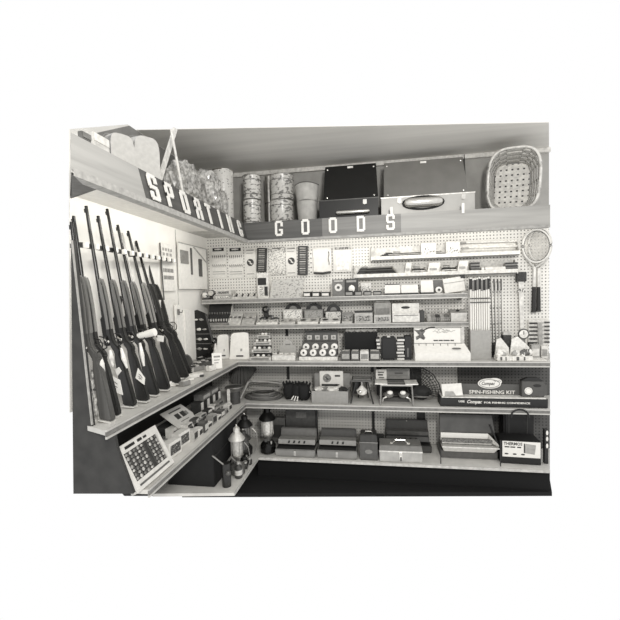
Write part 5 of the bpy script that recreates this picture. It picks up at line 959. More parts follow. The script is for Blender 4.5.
def rifle(toe, top, yb, yt, label, wv, fv, barv, r=.0085, scope=False, bolt=True, L=None):
    B = az(*toe, ZC); B = Vector((B.x, yb if yb is not None else B.y, ZC))
    if yb is not None: B.x = ay(*toe, yb).x
    Tt = ay(*top, yt if yt is not None else B.y)
    ax0 = Vector((B.x - .085, B.y, ZC + .012)); dv = Tt - ax0; L = dv.length
    t = thing('rifle', label, 'rifle', ax0, tuple(dv.to_track_quat('Z', 'Y').to_euler()), 'rifles leaning in the rack')
    # keep the trigger side turned to the room
    zax = dv.normalized(); xax = (Vector((1, 0, 0)) - zax * zax.x).normalized(); yax = zax.cross(xax)
    t.rotation_euler = Matrix((xax, yax, zax)).transposed().to_euler()
    stock = [(.012, .335), (.016, .29), (.034, .255), (.030, .22), (.036, .0), (.092, -.012), (.098, .0), (.072, .20), (.060, .24), (.068, .262), (.056, .285), (.038, .305), (.032, .345), (.032, .48), (.028, .56), (.020, .60), (.010, .60), (.006, .345)]
    obj('stock', MB().prism(stock, -.015, .015, 'xz'), wood(wv, min(.06, wv * .4), 2, .35, 'gun stock'), t, .009, smooth=True)  # shadow over the lower stock is put into its dark wood colour
    obj('fore_end', MB().prism([(.008, .36), (.036, .36), (.037, .48), (.032, .58), (.022, .62), (.005, .615)], -.016, .016, 'xz'), wood(fv, .06, 2, .35, 'fore-end wood'), t, .009, smooth=True)
    obj('barrel', MB().tube([(0, 0, .40), (0, 0, .7), (0, 0, L)], [r * 1.15, r, r * .85], 12), mk(barv, .25, .5), t, smooth=True)
    rc = obj('receiver', MB().box(-.014, .018, -.014, .014, .29, .43), mk(.13, .3, .5), t, .005)
    if bolt: obj('bolt_handle', MB().tube([(0, -.012, .33), (.012, -.03, .322), (.030, -.038, .312)], .004).blob((.032, -.039, .311), (.008, .008, .008), 2), CHROME, rc, smooth=True)
    obj('trigger_guard', MB().tube([(.045, 0, .345), (.072, 0, .338), (.082, 0, .315), (.074, 0, .292), (.055, 0, .285)], .003, 6), mk(.2, .3, .5), t); obj('trigger', MB().tube([(.042, 0, .322), (.062, 0, .314)], .0025, 5), mk(.3, .3, .5), t)
    obj('butt_plate', MB().prism([(.034, -.001), (.092, -.0135), (.091, -.019), (.033, -.006)], -.018, .018, 'xz'), mk(.8 if bolt else .2, .5), t); obj('front_sight', MB().box(-.013, -.005, -.002, .002, L - .03, L - .012), mk(.15), t)
    if scope: obj('scope', MB().lathe([(.016, 0), (.018, .03), (.011, .05), (.011, .16), (.02, .19), (.02, .215)], (-.036, 0, .32), 16), mk(.12, .3, .3), t, smooth=True)
    return t, ax0, zax, xax
R_ = []
R_.append(rifle((112, 428), (71.5, 222), -1.815, -1.815, 'leftmost rifle in the rack, beside the dark end board', .28, .38, .16))
R_.append(rifle((118, 417), (73.5, 216), None, None, 'second rifle from the end board, with dark butt and grey fore-end', .13, .45, .16))
R_.append(rifle((134, 408), (86, 206), None, None, 'tall rifle with white price card tied at its butt, third from the end board', .12, .42, .2))
R_.append(rifle((147, 403), (98, 216), None, None, 'fourth rifle from the end board, left of the tallest barrel', .13, .4, .17))
R_.append(rifle((157, 397), (107, 209), None, None, 'rifle with the tallest barrel, fifth from the end board', .12, .38, .2, scope=True))
R_.append(rifle((168, 392), (117.5, 225), None, None, 'sixth rifle from the end board, behind the white paper roll', .12, .42, .17))
R_.append(rifle((179, 386), (128, 231), None, None, 'seventh rifle from the end board, next to the last pair', .12, .5, .17))
R_.append(rifle((187, 376), (136, 241), -1.06, -1.06, 'eighth rifle from the end board, dark fore-end, near the ammunition boxes', .11, .18, .15))
R_.append(rifle((190, 372), (144, 250), -.92, -.92, 'rearmost short dark rifle in the rack, closest to the shop corner', .11, .14, .14, bolt=False))
q = ax(160, 243, .05); tag(obj('thin_rod', MB().tube([q, Vector((.075, q.y, ZC + .004))], .005, 6), mk(.3)), 'thin dark rod standing alone behind the last rifles', 'rod')
q = ax(122, 233, .09); tag(obj('cleaning_rod', MB().tube([q, Vector((.26, q.y + .02, ZC + .004))], .004, 6), mk(.6, .4, .3)), 'very thin pale cleaning rod between the sixth and fifth rifles', 'rod')
# tags
def ptag(corners, x_or_y, label, v=.93, pr=True, name='price_tag', mode='y'):
    P = [(ay if mode == 'y' else ax)(px, py, x_or_y if not isinstance(x_or_y, (list, tuple)) else x_or_y[i]) for i, (px, py) in enumerate(corners)]
    c = sum(P, Vector()) / 4; t = thing(name, label, 'price tag', c); n = (P[1] - P[0]).cross(P[3] - P[0]).normalized() * .0012
    obj('tag_paper', MB().hull([p - c - n for p in P] + [p - c + n for p in P]), mk(v, .7, 0, .04, 60), t)
    if pr:
        L = lambda u, w_: (P[0].lerp(P[1], u).lerp(P[3].lerp(P[2], u), w_)) - c
        s = n.normalized(); s = s if s.dot(CAM - c) > 0 else -s
        obj('writing', MB().tube([L(.25, .35) + s * .0025, L(.5, .3) + s * .0025, L(.7, .38) + s * .0025], .0018, 5).tube([L(.3, .55) + s * .0025, L(.65, .6) + s * .0025], .0016, 5).tube([L(.35, .75) + s * .0025, L(.5, .7) + s * .0025], .0018, 5), mk(.4), t)
    return t
yb = lambda i: R_[i][1].y
ptag([(108, 374), (120, 380), (123, 395), (112, 391)], -1.70, 'large white price tag hanging on the butts of the left rifles')
ptag([(115, 369.5), (119, 367), (121.5, 371), (117.5, 376)], -1.72, 'small white folded tag just above the large price tag', .85, False)
ptag([(138, 368), (145, 378), (144.5, 385), (135.5, 378)], -1.58, 'white diamond-shaped price tag on the fourth rifle')
ptag([(157.5, 335), (164, 336), (163.5, 342), (157, 341)], -1.3, 'small white tag right of the white paper roll', .9, False)
ptag([(93, 437), (102, 431), (113, 448), (104, 454)], -1.82, 'white handwritten tag dangling from the end of the gun rack')
tag(obj('string', MB().tube([ay(102, 431, -1.83), ay(103, 424, -1.84)], .0015, 4), mk(.6)), 'short string holding the dangling handwritten tag', 'string')
a, b = ay(135, 337, -1.42), ay(155, 332, -1.42); t = thing('paper_roll', 'white paper roll lying across the middle of the rifles', 'paper roll', a); dv = b - a
obj('roll_body', MB().tube([(0, 0, 0), dv], [.015, .021], 12), mk(.95, .7, 0, .02), t, smooth=True); obj('roll_knob', MB().tube([-dv * .22, -dv * .06], [.014, .012], 10), mk(.9), t)
for i, (pa, pb, y_) in enumerate((((100, 355), (104, 372), -1.78), ((110, 350), (113, 366), -1.68), ((121, 348), (127, 368), -1.6), ((140, 343), (144, 366), -1.5))):
    a, b = ay(*pa, y_ - .02), ay(*pb, y_ - .02); tag(obj('rifle_sling', MB().tube([a, a.lerp(b, .5) + Vector((.006, -.01, 0)), b], [.006, .011, .005], 6), mk(.88, .6)), ('pale sling strap on the leftmost rifle', 'pale sling strap on the second rifle', 'pale sling strap between the third and fourth rifles', 'pale sling strap hanging just below the paper roll')[i], 'sling')
a = ay(101, 402, -1.81); t = thing('striped_cloth', 'pale striped cloth bundle at the foot of the leftmost rifle', 'cloth', (a.x - .02, -1.815, ZC + .003)); obj('cloth_body', MB().blob((0, 0, .10), (.016, .016, .10), 3, .2, 3), mk(.6, .8, 0, .6, 60), t); obj('cloth_tie', MB().torus((0, 0, .14), .017, .004), mk(.2), t)
# ------------------------------------------------------------ on the left wall
def lwall(px0, px1, r0, r1, label, mat, name, cat, th=.01, x_=.004):
    a, b = ax(px0, r0, x_), ax(px1, r1, x_); a2 = ax(px0, r1, x_); zc0 = (a.z + ax(px1, r0, x_).z) / 2; zc1 = (b.z + a2.z) / 2
    t = thing(name, label, cat, (x_, (a.y + b.y) / 2, (zc0 + zc1) / 2), PI / 2); w2 = (b.y - a.y) / 2; h2 = (zc0 - zc1) / 2
    obj('panel', MB().box(-w2, w2, -th, 0, -h2, h2), mat, t); return t, w2, h2
t, w2, h2 = lwall(160, 175, 244, 291, 'white notice sheet with dark printed lines on left wall behind the rack bar', mk(.88, .7, 0, .05), 'wall_notice', 'notice', .006, .01)
for r_, n_ in ((.75, 4), (.55, 3), (-.1, 7), (-.4, 8)):
    for i in range(n_): obj('print_mark', MB().box(-w2 * .8 + i * 1.6 * w2 / n_, -w2 * .8 + (i + .55) * 1.6 * w2 / n_, -.0085, -.006, h2 * r_ - .012 * (1 if r_ > 0 else 1.6), h2 * r_ + .008), mk(.42 if r_ < 0 else .6), t)
t, w2, h2 = lwall(177, 207.3, 246, 289, 'white cabinet panel with a dark window and dark slots in the corner', mk(.9, .6, 0, .03), 'wall_panel', 'panel', .012, .014)
obj('dark_window', MB().box(-w2 * .92, -w2 * .42, -.016, -.012, h2 * .1, h2 * .68), mk(.5, .5, 0, .12, 40), t); obj('dark_slot', MB().box(-w2 * .28, -w2 * .18, -.018, -.012, -h2 * .35, h2 * .85), mk(.35), t); obj('dark_slot', MB().box(w2 * .28, w2 * .5, -.02, -.012, -h2 * .4, h2 * .42), mk(.32), t)
obj('panel_frame', MB().box(-w2, w2, -.017, -.012, h2 * .96, h2 * 1.0).box(w2 * .9, w2, -.017, -.012, -h2, h2).prism([(0, h2 * .95), (w2 * .9, h2 * .35), (w2 * .9, h2 * .28), (-.02, h2 * .92)], -.016, -.012, 'xz'), mk(.62), t)
tag(obj('wall_seam', MB().box(.0005, .004, ax(175, 230, 0).y - .003, ax(175, 230, 0).y + .003, 1.35, DK - .03), mk(.72)), 'thin grey joint strip running down the left wall', 'strip')
p = ax(197, 283, .10); t = thing('tape_roll', 'grey wound roll standing on shelf end in front of the white cabinet panel', 'roll', (.06, -.17, ZA + .002)); obj('roll_body', MB().lathe([(.018, -.03), (.042, -.03), (.042, .03), (.018, .03)], (0, 0, .044), 22, 'y'), mk(.5, .6, 0, .3, 60), t, smooth=True); obj('roll_band', MB().lathe([(.0425, -.008), (.0425, .008)], (0, 0, .044), 22, 'y'), mk(.25), t)
# pale boards and boxes standing on the counter in the back left
def stand_box(px0, px1, rt, x_, label, v, d=.06, name='carton', cat='box', zb=ZC, face=None, tilt=0):
    a, b = ax(px0, rt, x_), ax(px1, rt, x_); w2 = (b.y - a.y) / 2; h = (a.z + b.z) / 2 - zb
    t = thing(name, label, cat, (x_, (a.y + b.y) / 2, zb + .0015), (0, -math.radians(tilt), PI / 2) if False else PI / 2); obj('box_body', MB().box(-w2, w2, 0, d, 0, h), mk(v, .6, 0, .05), t, .002)
    if face is not None: obj('label', MB().box(-w2 * .7, w2 * .7, -.002, 0, h * .3, h * .7), face, t)
    return t, w2, h
stand_box(158, 175, 300, .08, 'large pale carton standing on the counter behind the last rifles', .82, face=mk(.74))
stand_box(176.5, 183, 305, .11, 'tall white board standing right of the large pale carton', .9, .02, 'white_board', 'board')
stand_box(184.5, 190, 310, .12, 'narrow white board with a dark edge beside the black lure sign', .88, .02, 'white_board', 'board')
a = ax(180, 312, .13); t = thing('wall_hook', 'small dark hook standing proud of the tall white board', 'hook', (.125, a.y, a.z)); obj('hook_stem', MB().tube([(0, 0, 0), (.02, 0, -.004), (.024, 0, .012)], .003), BLACK, t); obj('hook_plate', MB().box(-.01, 0, -.008, .008, -.02, .02), MID, t)
# dark bowl-shaped lid
p = az(170, 350, ZC); t = thing('tin_plate', 'round dark tin plate leaning between the rifles and white boards', 'lid', (.2, -.80, ZC + .002), (0, math.radians(-14), 0)); obj('plate_disc', MB().lathe([(.062, -.008), (.062, .0), (.05, .004)], (0, 0, .062), 26, 'x'), mk(.22), t, smooth=True); obj('plate_rim', MB().torus((0, 0, .062), .058, .005, 'x'), mk(.45), t, smooth=True)
# black lure display in the corner
P0 = [ay(188.5, 316, -.30), ay(197, 313.5, -.30), ay(205, 317, -.30), ay(212, 345, -.30), ay(209, 357, -.30), ay(196, 362, -.30), ay(189, 352, -.30)]
c = Vector((ay(200, 340, -.30).x, -.30, ZC)); t = thing('lure_sign', 'black shield-shaped lure display with three rows of lures in the corner', 'display card', (c.x, c.y, ZC + .006)); k = min(p.z for p in P0) - ZC
zc = [p.z - ZC - k for p in P0]; obj('sign_board', MB().prism([(p.x - c.x, z) for p, z in zip(P0, zc)], 0, .012, 'xz'), mk(.08, .4), t); hh = max(zc); x0_ = -.09
for r in range(4):
    for i in range(3):
        if r == 3 and i == 2: continue
        obj('lure', MB().blob((0, 0, 0), (.016, .004, .006 + .003 * (i % 2)), 2, .2, r * 3 + i), mk((.85, .6, .75)[(i + r) % 3], .3, .3), t, smooth=True).location = (x0_ + .035 + i * .05 + .006 * (r % 2) + (.02 if r == 3 else 0), -.004, hh * (.2 + r * .2))
obj('row_line', MB().box(-.085, .09, -.002, 0, hh * .5, hh * .508).box(-.085, .10, -.002, 0, hh * .3, hh * .308), mk(.5), t)
obj('side_edge', MB().hull([(P0[2].x - c.x + .001, -.002, zc[2] * .98), (P0[2].x - c.x + .01, .01, zc[2] * .97), (P0[3].x - c.x + .01, .01, zc[3]), (P0[3].x - c.x + .001, -.002, zc[3]), (P0[2].x - c.x + .001, .013, zc[2] * .985), (P0[2].x - c.x + .01, .02, zc[2] * .975), (P0[3].x - c.x + .01, .02, zc[3] + .004), (P0[3].x - c.x + .001, .013, zc[3] + .004)]), mk(.25), t)
# small stuff on the counter between rifles and corner
def lbox(px, py, w_, d, h, label, v, zb=ZC, rz=90, face=None, top=None, name='carton', cat='box', grp=None, edge=None):
    p = az(px, py, zb); t = thing(name, label, cat, (p.x, p.y, zb + .0015), math.radians(rz), grp)
    obj('box_body', MB().box(-w_ / 2, w_ / 2, 0, d, 0, h), mk(v, .6, 0, .06), t, .0015)
    if face is not None: obj('label', MB().box(-w_ * .4, w_ * .4, -.0015, 0, h * .2, h * .8), face if not isinstance(face, float) else mk(face), t)
    if top is not None: obj('top_label', MB().box(-w_ * .4, w_ * .4, d * .12, d * .88, h, h + .0015), top if not isinstance(top, float) else mk(top), t)
    return t
lp = ink(.86, .35, 90, 90, .5)
lbox(181, 383, .10, .06, .02, 'flat printed pad on the counter by the last rifle butts', .5, top=lp, rz=76)
lbox(186, 378, .07, .05, .035, 'dark little box among the pads behind the last rifle butts', .18, top=.5, rz=100)
lbox(190, 381, .06, .05, .012, 'thin white booklet at the counter edge beside the dark little box', .9, rz=60, top=.75)
lbox(196, 378, .11, .05, .022, 'long pale box lying slanted on the counter edge', .82, rz=52, top=.93)
lbox(189, 369, .08, .07, .03, 'pale opened carton below the tall white boards', .85, rz=70, top=ink(.85, .4, 60, 60, .5))
lbox(184, 360, .10, .05, .05, 'pale folded bag near the round dark tin plate', .86, rz=80, face=.7)
t = lbox(207, 366, .14, .09, .03, 'open dark tray of small parts on the counter near the corner', .3, rz=66)
for i in range(8): obj('part_packet', MB().box(-.012, .012, 0, .02, 0, .008), mk((.8, .3, .6, .15, .7, .5, .85, .25)[i], .4), t).location = (-.055 + (i % 4) * .036, .012 + (i // 4) * .04, .03)
t = lbox(199, 371, .10, .07, .03, 'grey tray of dark packets left of the open dark tray', .5, rz=60)
for i in range(6): obj('part_packet', MB().box(-.012, .012, 0, .02, 0, .01), mk((.2, .7, .3, .85, .5, .2)[i], .4), t).location = (-.035 + (i % 3) * .034, .01 + (i // 3) * .03, .03)
t = lbox(211, 357, .10, .05, .055, 'black wedge-shaped stand behind the open tray', .12, rz=75); obj('stand_ridge', MB().box(-.04, .04, .01, .03, .055, .075), mk(.2), t)
P = az(220, 369, ZC); t = thing('price_card', 'white price card standing tilted at the counter corner', 'card', (P.x - .02, P.y + .0, ZC + .002), (math.radians(-20), 0, math.radians(24))); obj('card', MB().box(-.035, .035, 0, .004, 0, .115), mk(.93, .6, 0, .02), t); obj('card_print', MB().box(-.022, .022, -.002, 0, .082, .094).box(-.02, .018, -.002, 0, .06, .066).box(-.02, .01, -.002, 0, .04, .046), mk(.5), t)
t = thing('white_cone', 'small white paper cone left of the cream packages', 'cone', (az(216, 359, ZC).x, az(216, 359, ZC).y, ZC + .002)); obj('cone_body', MB().lathe([(.03, 0), (.006, .13)], seg=16), mk(.85), t, smooth=True); obj('cone_top', MB().blob((0, 0, .14), (.014, .014, .014), 2), mk(.2), t, smooth=True)
t = thing('black_reel', 'black reel dangling above the small white paper cone', 'reel', (ay(214, 334, -.2).x, -.2, ZC + .002)); obj('stem', MB().cyl((0, 0, 0), .004, .12), DARK, t); obj('reel_body', MB().lathe([(.012, -.012), (.026, -.01), (.026, .01), (.012, .012)], (0, 0, .14), 18, 'y'), BLACK, t, smooth=True); obj('reel_hub', MB().cyl((0, -.016, .14), .01, .006, 'y', 12), WHITE, t)
# ------------------------------------------------------------ lower shelf, left side
c0, c1_, c2_, c3 = az(137, 494, ZD), az(172, 463, ZD), None, None
yL, yR = c0.y, c1_.y; xb = .435
b0, b1 = ax(137, 494, xb), ax(173, 463, xb)
tl = ay(114, 449, b0.y + .02); tr = ay(157, 424.5, b1.y); 
base = Vector((xb, (b0.y + b1.y) / 2, ZD + .012)); topm = Vector(((tl.x + tr.x) / 2, base.y, (tl.z + tr.z) / 2)); hgt = (topm - base).length; tilt = math.atan2(base.x - topm.x, topm.z - base.z); w2 = (b1.y - b0.y) / 2
t = thing('lure_display_case', 'flat white-framed case of many small lures tilted at the shelf end', 'display case', base, (-tilt, 0, PI / 2))
obj('case_tray', MB().box(-w2, w2, 0, .03, 0, hgt), mk(.76, .5, 0, .05), t, .002); iw, z0_, z1_ = w2 * .84, hgt * .2, hgt * .82
obj('dark_window', MB().box(-iw, iw, -.001, .0, z0_, z1_), mk(.2), t)
obj('case_frame', MB().box(-w2, w2, -.008, -.001, z1_, hgt).box(-w2, w2, -.008, -.001, 0, z0_).box(-w2, -iw, -.008, -.001, z0_, z1_).box(iw, w2, -.008, -.001, z0_, z1_), mk(.8, .5, 0, .05), t)
obj('heading_print', MB().box(-w2 * .7, -w2 * .25, -.010, -.008, hgt * .88, hgt * .94).box(-w2 * .1, w2 * .12, -.010, -.008, hgt * .88, hgt * .94).box(w2 * .2, w2 * .36, -.010, -.008, hgt * .88, hgt * .93), BLACK, t); obj('foot_print', MB().box(-w2 * .8, w2 * .8, -.010, -.008, hgt * .08, hgt * .12), mk(.35), t)
for i in range(1, 9): obj('window_bar', MB().box(-iw + i * 2 * iw / 9 - .0015, -iw + i * 2 * iw / 9 + .0015, -.005, -.001, z0_, z1_), mk(.33), t)
for r in range(7):
    for i in range(9):
        if (i == 5): continue
        obj('lure', MB().blob((-iw + (i + .5) * 2 * iw / 9, -.005, z0_ + (r + .5) * (z1_ - z0_) / 7), (iw / 9 * .7, .004, .007 + .003 * ((i + r) % 2)), 1), mk((.62, .45, .72)[(i * 2 + r) % 3], .35, .2), t, smooth=True)
p = az(170, 441, ZD); t = thing('film_reel', 'round pale coiled wheel lying behind the framed lure case', 'reel', (p.x - .04, p.y + .02, ZD + .002)); obj('wheel_disc', MB().cyl((0, 0, 0), .075, .02, 'z', 30), mk(.66), t, smooth=True)
for r_ in (.03, .045, .06): obj('wheel_groove', MB().torus((0, 0, .021), r_, .003), mk(.3), t, smooth=True)
obj('wheel_hub', MB().blob((.0, 0, .024), (.022, .014, .006), 2), BLACK, t, smooth=True)
for i, (px, py, lb, v) in enumerate(((176, 456, 'dark printed box at the shelf front right of the framed lure case', .3), (185, 446, 'dark printed box at the shelf front, second from the lure case', .28))):
    lbox(px, py, .11, .05, .085, lb, .82, zb=ZD, face=ink(.25, .6, 60, 160, .56), rz=84)
lbox(178, 440, .10, .05, .08, 'dark printed box standing behind the two at the shelf front', .8, zb=ZD, face=ink(.28, .6, 60, 160, .56), rz=84)
gi = 'ammunition cartons on the lower shelf, left side'; n_ = 0
rnd = random.Random(11); spots = []
rowv = (('front', .40), ('middle', .335), ('back', .27))
for ci in range(9):
    for (rn, x_) in rowv:
        y_ = -1.16 + ci * .072
        if rn == 'back' and (ci < 3 or ci > 3): continue
        spots.append((x_, y_, rn, ci))
names = ('first', 'second', 'third', 'fourth', 'fifth', 'sixth', 'seventh', 'eighth', 'ninth')
for x_, y_, rn, ci in spots:
    v = rnd.choice((.3, .55, .8, .7, .88)); hh = rnd.choice((.03, .045, .06)) if rn != 'back' else .07
    t = thing('ammunition_box', '%s small carton, %s row of lower left shelf, %s from lure case' % ({.3: 'dark', .55: 'grey', .8: 'pale', .7: 'light grey', .88: 'white'}[v], rn, names[ci]), 'box', (x_ + rnd.uniform(-.004, .004), y_, ZD + .0015), PI / 2 + rnd.uniform(-.1, .1), gi)
    obj('box_body', MB().box(-.03, .03, 0, .05, 0, hh), mk(v, .6), t, .0015); obj('label', MB().box(-.022, .022, -.0015, 0, hh * .2, hh * .8), mk(.2 if v > .5 else .8), t); obj('box_end', MB().box(-.028, .028, .006, .044, hh, hh + .0015), mk(min(v + .12, .93)), t)
# row of tall cartons near corner, boxes behind
for i, px in enumerate((200.5, 208, 215.5, 223)):
    p = az(px + 3, 407 - i * 2.2, ZD); hh = .125
    t = thing('tall_carton', 'tall white-faced carton under the counter, ' + ('farthest from the corner', 'second from the left', 'third from the left', 'closest to the round tin')[i], 'box', (.275, -.80 + i * .1, ZD + .0015), PI / 2, 'tall cartons under the counter'); obj('box_body', MB().box(-.034, .034, 0, .07, 0, hh), mk(.2), t, .002); obj('white_face', MB().box(-.016, .022, -.0015, 0, .01, hh * .95), mk(.82), t); obj('face_print', MB().box(-.008, .014, -.003, -.0015, hh * .35, hh * .5), mk(.3), t)
lb2 = [('long grey carton laid on top of the tall white-faced cartons, left', -.74), ('long grey carton laid on top of the tall white-faced cartons, right', -.60)]
for lb, y_ in lb2:
    t = thing('long_carton', lb, 'box', (.285, y_, ZD + .13), PI / 2); obj('box_body', MB().box(-.06, .06, 0, .07, 0, .045), mk(.36), t, .002); obj('pale_band', MB().box(-.055, .055, -.0015, 0, .012, .034), mk(.62), t)
t = thing('white_post_card', 'thin white upright card at the end of the tall cartons', 'card', (.35, -.47, ZD + .0015), PI / 2); obj('card', MB().box(-.008, .008, 0, .02, 0, .13), mk(.93), t); obj('card_print', MB().box(-.004, .004, -.002, 0, .03, .1), mk(.5), t)
t = thing('round_tin', 'round shallow grey tin on a short stand near the shelf corner', 'tin', (.36, -.40, ZD + .0015)); obj('tin_body', MB().lathe([(.06, 0), (.075, .03), (.06, .034)], (0, 0, .10), 26), mk(.4, .35, .4), t, smooth=True); obj('tin_stand', MB().cyl((0, 0, 0), .045, .10), mk(.25), t, smooth=True); obj('tin_rim', MB().torus((0, 0, .132), .07, .004), mk(.6, .3, .5), t, smooth=True)
# card leaning in the middle of the shelf
P = [ax(168.5, 410, .20), ax(186, 430 - 10, .30)]
t = thing('window_card', 'grey card with two dark square windows lying tilted under the counter', 'card', (.315, -1.09, ZD + .075), (math.radians(-50), 0, PI / 2 - .1)); w2, hh = .115, .14
obj('card', MB().prism([(-w2 * .75, 0), (w2 * .85, 0), (w2, hh * .35), (w2 * .8, hh), (-w2, hh)], 0, .006, 'xz'), mk(.72, .6, 0, .04), t)
for s in (-1, 1): obj('dark_square', MB().box(s * .028 - .02 + .01, s * .028 + .02 + .01, -.002, 0, hh * .38, hh * .66), mk(.2), t)
obj('heading_print', MB().box(-.06, .06, -.002, 0, hh * .8, hh * .86), mk(.3), t); obj('small_print', MB().box(-.03, .05, -.002, 0, hh * .2, hh * .24).box(.05, .08, -.002, 0, hh * .4, hh * .6), mk(.45), t)
t = thing('card_block', 'plain dark carton propping up the card with two windows', 'box', (.25, -1.06, ZD + .0015), PI / 2); obj('box_body', MB().box(-.08, .08, 0, .12, 0, .06), mk(.2), t); obj('box_edge', MB().box(-.10, .10, -.002, 0, .048, .058), mk(.35), t)
p0, p1 = Vector((.30, -1.5, ZD + .03)), Vector((.30, -1.15, ZD + .03))
t = thing('gun_case', 'long dark padded gun case lying on the lower shelf', 'case', (.2, -1.35, ZD + .0015), PI / 2); obj('case_body', MB().box(-.26, .2, 0, .10, 0, .05), mk(.17, .7, 0, .2, 20), t, .018, smooth=True); obj('case_zip', MB().box(-.25, .19, -.002, .0, .024, .028), mk(.5, .4, .4), t); obj('case_clasp', MB().box(-.16, -.14, -.006, 0, .018, .034), CHROME, t)
# ------------------------------------------------------------ lanterns and stoves at the corner of the bottom shelf
def lantern(loc, s, label, tank, cage, hood, gv=.7, glassy=True, bail=True):
    t = thing('camp_lantern', label, 'lantern', loc); 
    obj('fuel_tank', MB().lathe([(.05 * s, 0), (.062 * s, .008 * s), (.064 * s, .05 * s), (.045 * s, .072 * s), (.02 * s, .078 * s)], seg=24), mk(tank, .25, .5, .05), t, smooth=True)
    obj('fuel_cap', MB().cyl((.035 * s, -.03 * s, .066 * s), .010 * s, .018 * s), STEEL, t); obj('valve_knob', MB().tube([(0, -.02 * s, .095 * s), (0, -.06 * s, .095 * s)], [.005 * s, .012 * s], 10), mk(.3), t)
    obj('collar', MB().lathe([(.022 * s, .078 * s), (.03 * s, .10 * s), (.05 * s, .115 * s), (.052 * s, .12 * s)], seg=20), mk(cage, .3, .7), t, smooth=True)
    obj('globe', MB().lathe([(.038 * s, .12 * s), (.046 * s, .15 * s), (.046 * s, .19 * s), (.038 * s, .215 * s)], seg=20), mk(gv, .1, .1, .15, 60), t, smooth=True)
    for i in range(4): a = PI / 4 + i * PI / 2; obj('cage_wire', MB().tube([(.052 * s * math.cos(a), .052 * s * math.sin(a), .115 * s), (.052 * s * math.cos(a), .052 * s * math.sin(a), .22 * s)], .003 * s, 5), mk(cage, .3, .6), t)
    h_ = obj('hood', MB().lathe([(.068 * s, .215 * s), (.07 * s, .222 * s), (.045 * s, .25 * s), (.028 * s, .262 * s), (.028 * s, .285 * s), (.014 * s, .295 * s)], seg=24), mk(hood, .3, .5, .05), t, smooth=True); obj('hood_knob', MB().blob((0, 0, .302 * s), (.01 * s, .01 * s, .01 * s), 2), CHROME, h_, smooth=True)
    if bail: obj('bail_handle', MB().tube([(.066 * s, 0, .20 * s), (.10 * s, 0, .17 * s), (.115 * s, 0, .10 * s), (.09 * s, -.01, .03 * s)], .0028 * s, 6), mk(.6, .3, .6), t, smooth=True)
    return t
p = az(266, 456, ZE); lantern((p.x + .0, p.y + .07, ZE + .0015), 1.28, 'dark lantern with pale globe beside the nearest tackle box', .12, .6, .12, .8, bail=False).scale = (.78, .78, 1)
p = az(250, 462, ZE); lantern((.42, -.36, ZE + .0015), 1.1, 'dark lantern with a bowed wire handle in the shelf corner', .2, .4, .2, .5).scale = (.85, .85, 1)
lantern((.455, -.50, ZE + .0015), .85, 'smaller dark lantern between the shiny lantern and the one with wire handle', .16, .35, .3, .35, bail=False)
p = az(233, 478, ZE); lantern((p.x + .015, p.y + .06, ZE + .0015), 1.18, 'tall shiny chrome lantern nearest the front of the left bottom shelf', .45, .6, .85, .7).scale = (.72, .72, 1)
t = thing('camp_heater', 'dark valve fitting with pipes left of the shiny chrome lantern', 'fitting', (.46, -.86, ZE + .0015)); obj('fitting_body', MB().cyl((0, 0, 0), .03, .16), mk(.2, .3, .3), t, smooth=True); obj('pipe', MB().tube([(0, 0, .15), (.0, .09, .16), (.02, .12, .12)], .008), mk(.5, .3, .5), t, smooth=True); obj('knob', MB().blob((.02, -.02, .10), (.02, .02, .02), 2), mk(.35, .3, .4), t, smooth=True); obj('pipe', MB().tube([(0, -.01, .14), (-.06, -.08, .24)], .005), mk(.6, .3, .5), t)
for i in range(3):
    t = thing('small_jar', ('small dark jar at the front edge between the lanterns', 'small grey jar right of the shiny chrome lantern base', 'small dark jar next to the smaller dark lantern')[i], 'jar', ((.50, .50, .51)[i], (-.60, -.68, -.53)[i], ZE + .0015)); obj('jar_body', MB().lathe([(.018, 0), (.021, .004), (.021, .034), (.014, .042)], seg=16), mk((.2, .45, .25)[i], .2, .2), t, smooth=True); obj('jar_lid', MB().cyl((0, 0, .042), .016, .012), mk(.7, .3, .5), t, smooth=True)

t = thing('dark_filler_box', 'large black filler box added to darken the space under lower left shelf', 'box', (.385, -.70, ZE + .0015), PI / 2); obj('box_body', MB().box(-.19, .26, 0, .34, 0, .35), mk(.08, .8), t, .004); obj('box_strap', MB().box(-.19, .26, -.002, 0, .2, .215), mk(.16), t)  # added block, stands in for the darkness under the shelf

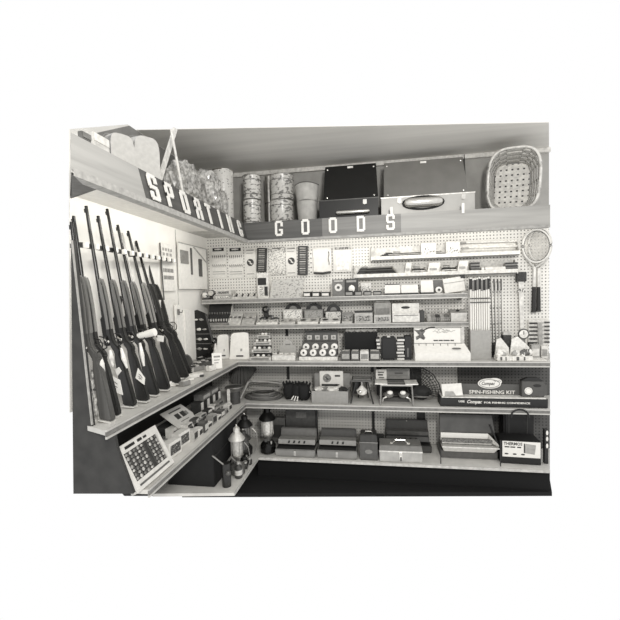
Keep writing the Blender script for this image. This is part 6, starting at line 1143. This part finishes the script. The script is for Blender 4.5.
for i, (x_, y_, hh, v, lb) in enumerate(((.50, -.74, .10, .3, 'squat dark fuel can left of the shiny chrome lantern'), (.43, -.62, .20, .15, 'tall black fuel bottle behind the shiny chrome lantern'))):
    t = thing('fuel_can', lb, 'can', (x_, y_, ZE + .0015)); obj('can_body', MB().lathe([(.024, 0), (.027, .005), (.027, hh * .8), (.012, hh * .92), (.012, hh)], seg=20), mk(v, .3, .3), t, smooth=True); obj('can_cap', MB().cyl((0, 0, hh), .014, .015), mk(.7, .3, .5), t); obj('can_label', MB().lathe([(.0275, hh * .25), (.0275, hh * .6)], seg=20, a0=-2.6, a1=.2), mk(.75), t)

# more small goods on the counter between the rifles and the corner, and stacked on the lower shelf
nv = (('flat dark tin', .22, 'tin'), ('small white packet', .9, 'packet'), ('little grey carton', .5, 'box'), ('small black case', .12, 'case'), ('pale little carton', .78, 'box'))
wh = ((181, 371, 'below the round dark tin plate'), (176, 385, 'at the counter edge by the last rifle butts'), (195, 364, 'in front of the black lure sign'), (202, 361, 'under the right side of the black lure sign'), (193, 374, 'between the pads near the counter edge'), (204, 376, 'at the counter edge left of the price card'), (213, 371, 'just left of the tilted price card'), (187, 386, 'nearest the counter edge past the rifles'), (209, 362, 'left of the white paper cone'), (184, 377, 'behind the flat printed pad'))
for i, (px, py, w_) in enumerate(wh):
    nm, v, c_ = nv[i % 5]; p = az(px, py, ZC); h = (.014, .03, .028, .022, .038)[i % 5] * (1.3 if i % 3 == 0 else 1)
    t = thing(('flat_tin', 'small_packet', 'small_carton', 'small_case', 'small_carton')[i % 5], nm + ' ' + w_, c_, (p.x, p.y, ZC + .0016), PI / 2 + .5 * math.sin(i * 1.7), None)
    obj('goods_body', MB().box(-.032, .032, 0, .034, 0, h), mk(v, .4), t, .002); obj('goods_label', MB().box(-.02, .016, .004, .028, h, h + .0012), mk(.85 if v < .6 else .25), t)
for i in range(6):
    v = (.85, .3, .7, .2, .88, .5)[i]; t = thing('shell_box', ('white', 'dark', 'pale', 'black', 'bright white', 'grey')[i] + ' shell box lying on the small cartons, ' + ('by the framed lure case', 'second from the framed lure case', 'third from the framed lure case', 'below the card with two windows', 'past the card with two windows', 'in front of the tall white-faced cartons')[i], 'box', (.345 + .004 * (i % 2), -1.12 + i * .095, ZD + .0645), PI / 2 + .2 * math.sin(i * 2), 'shell boxes on top of the small cartons')
    obj('box_body', MB().box(-.034, .034, 0, .045, 0, .022), mk(v, .5), t, .0015); obj('label', MB().box(-.024, .024, -.0015, 0, .004, .018), mk(.2 if v > .45 else .8), t)
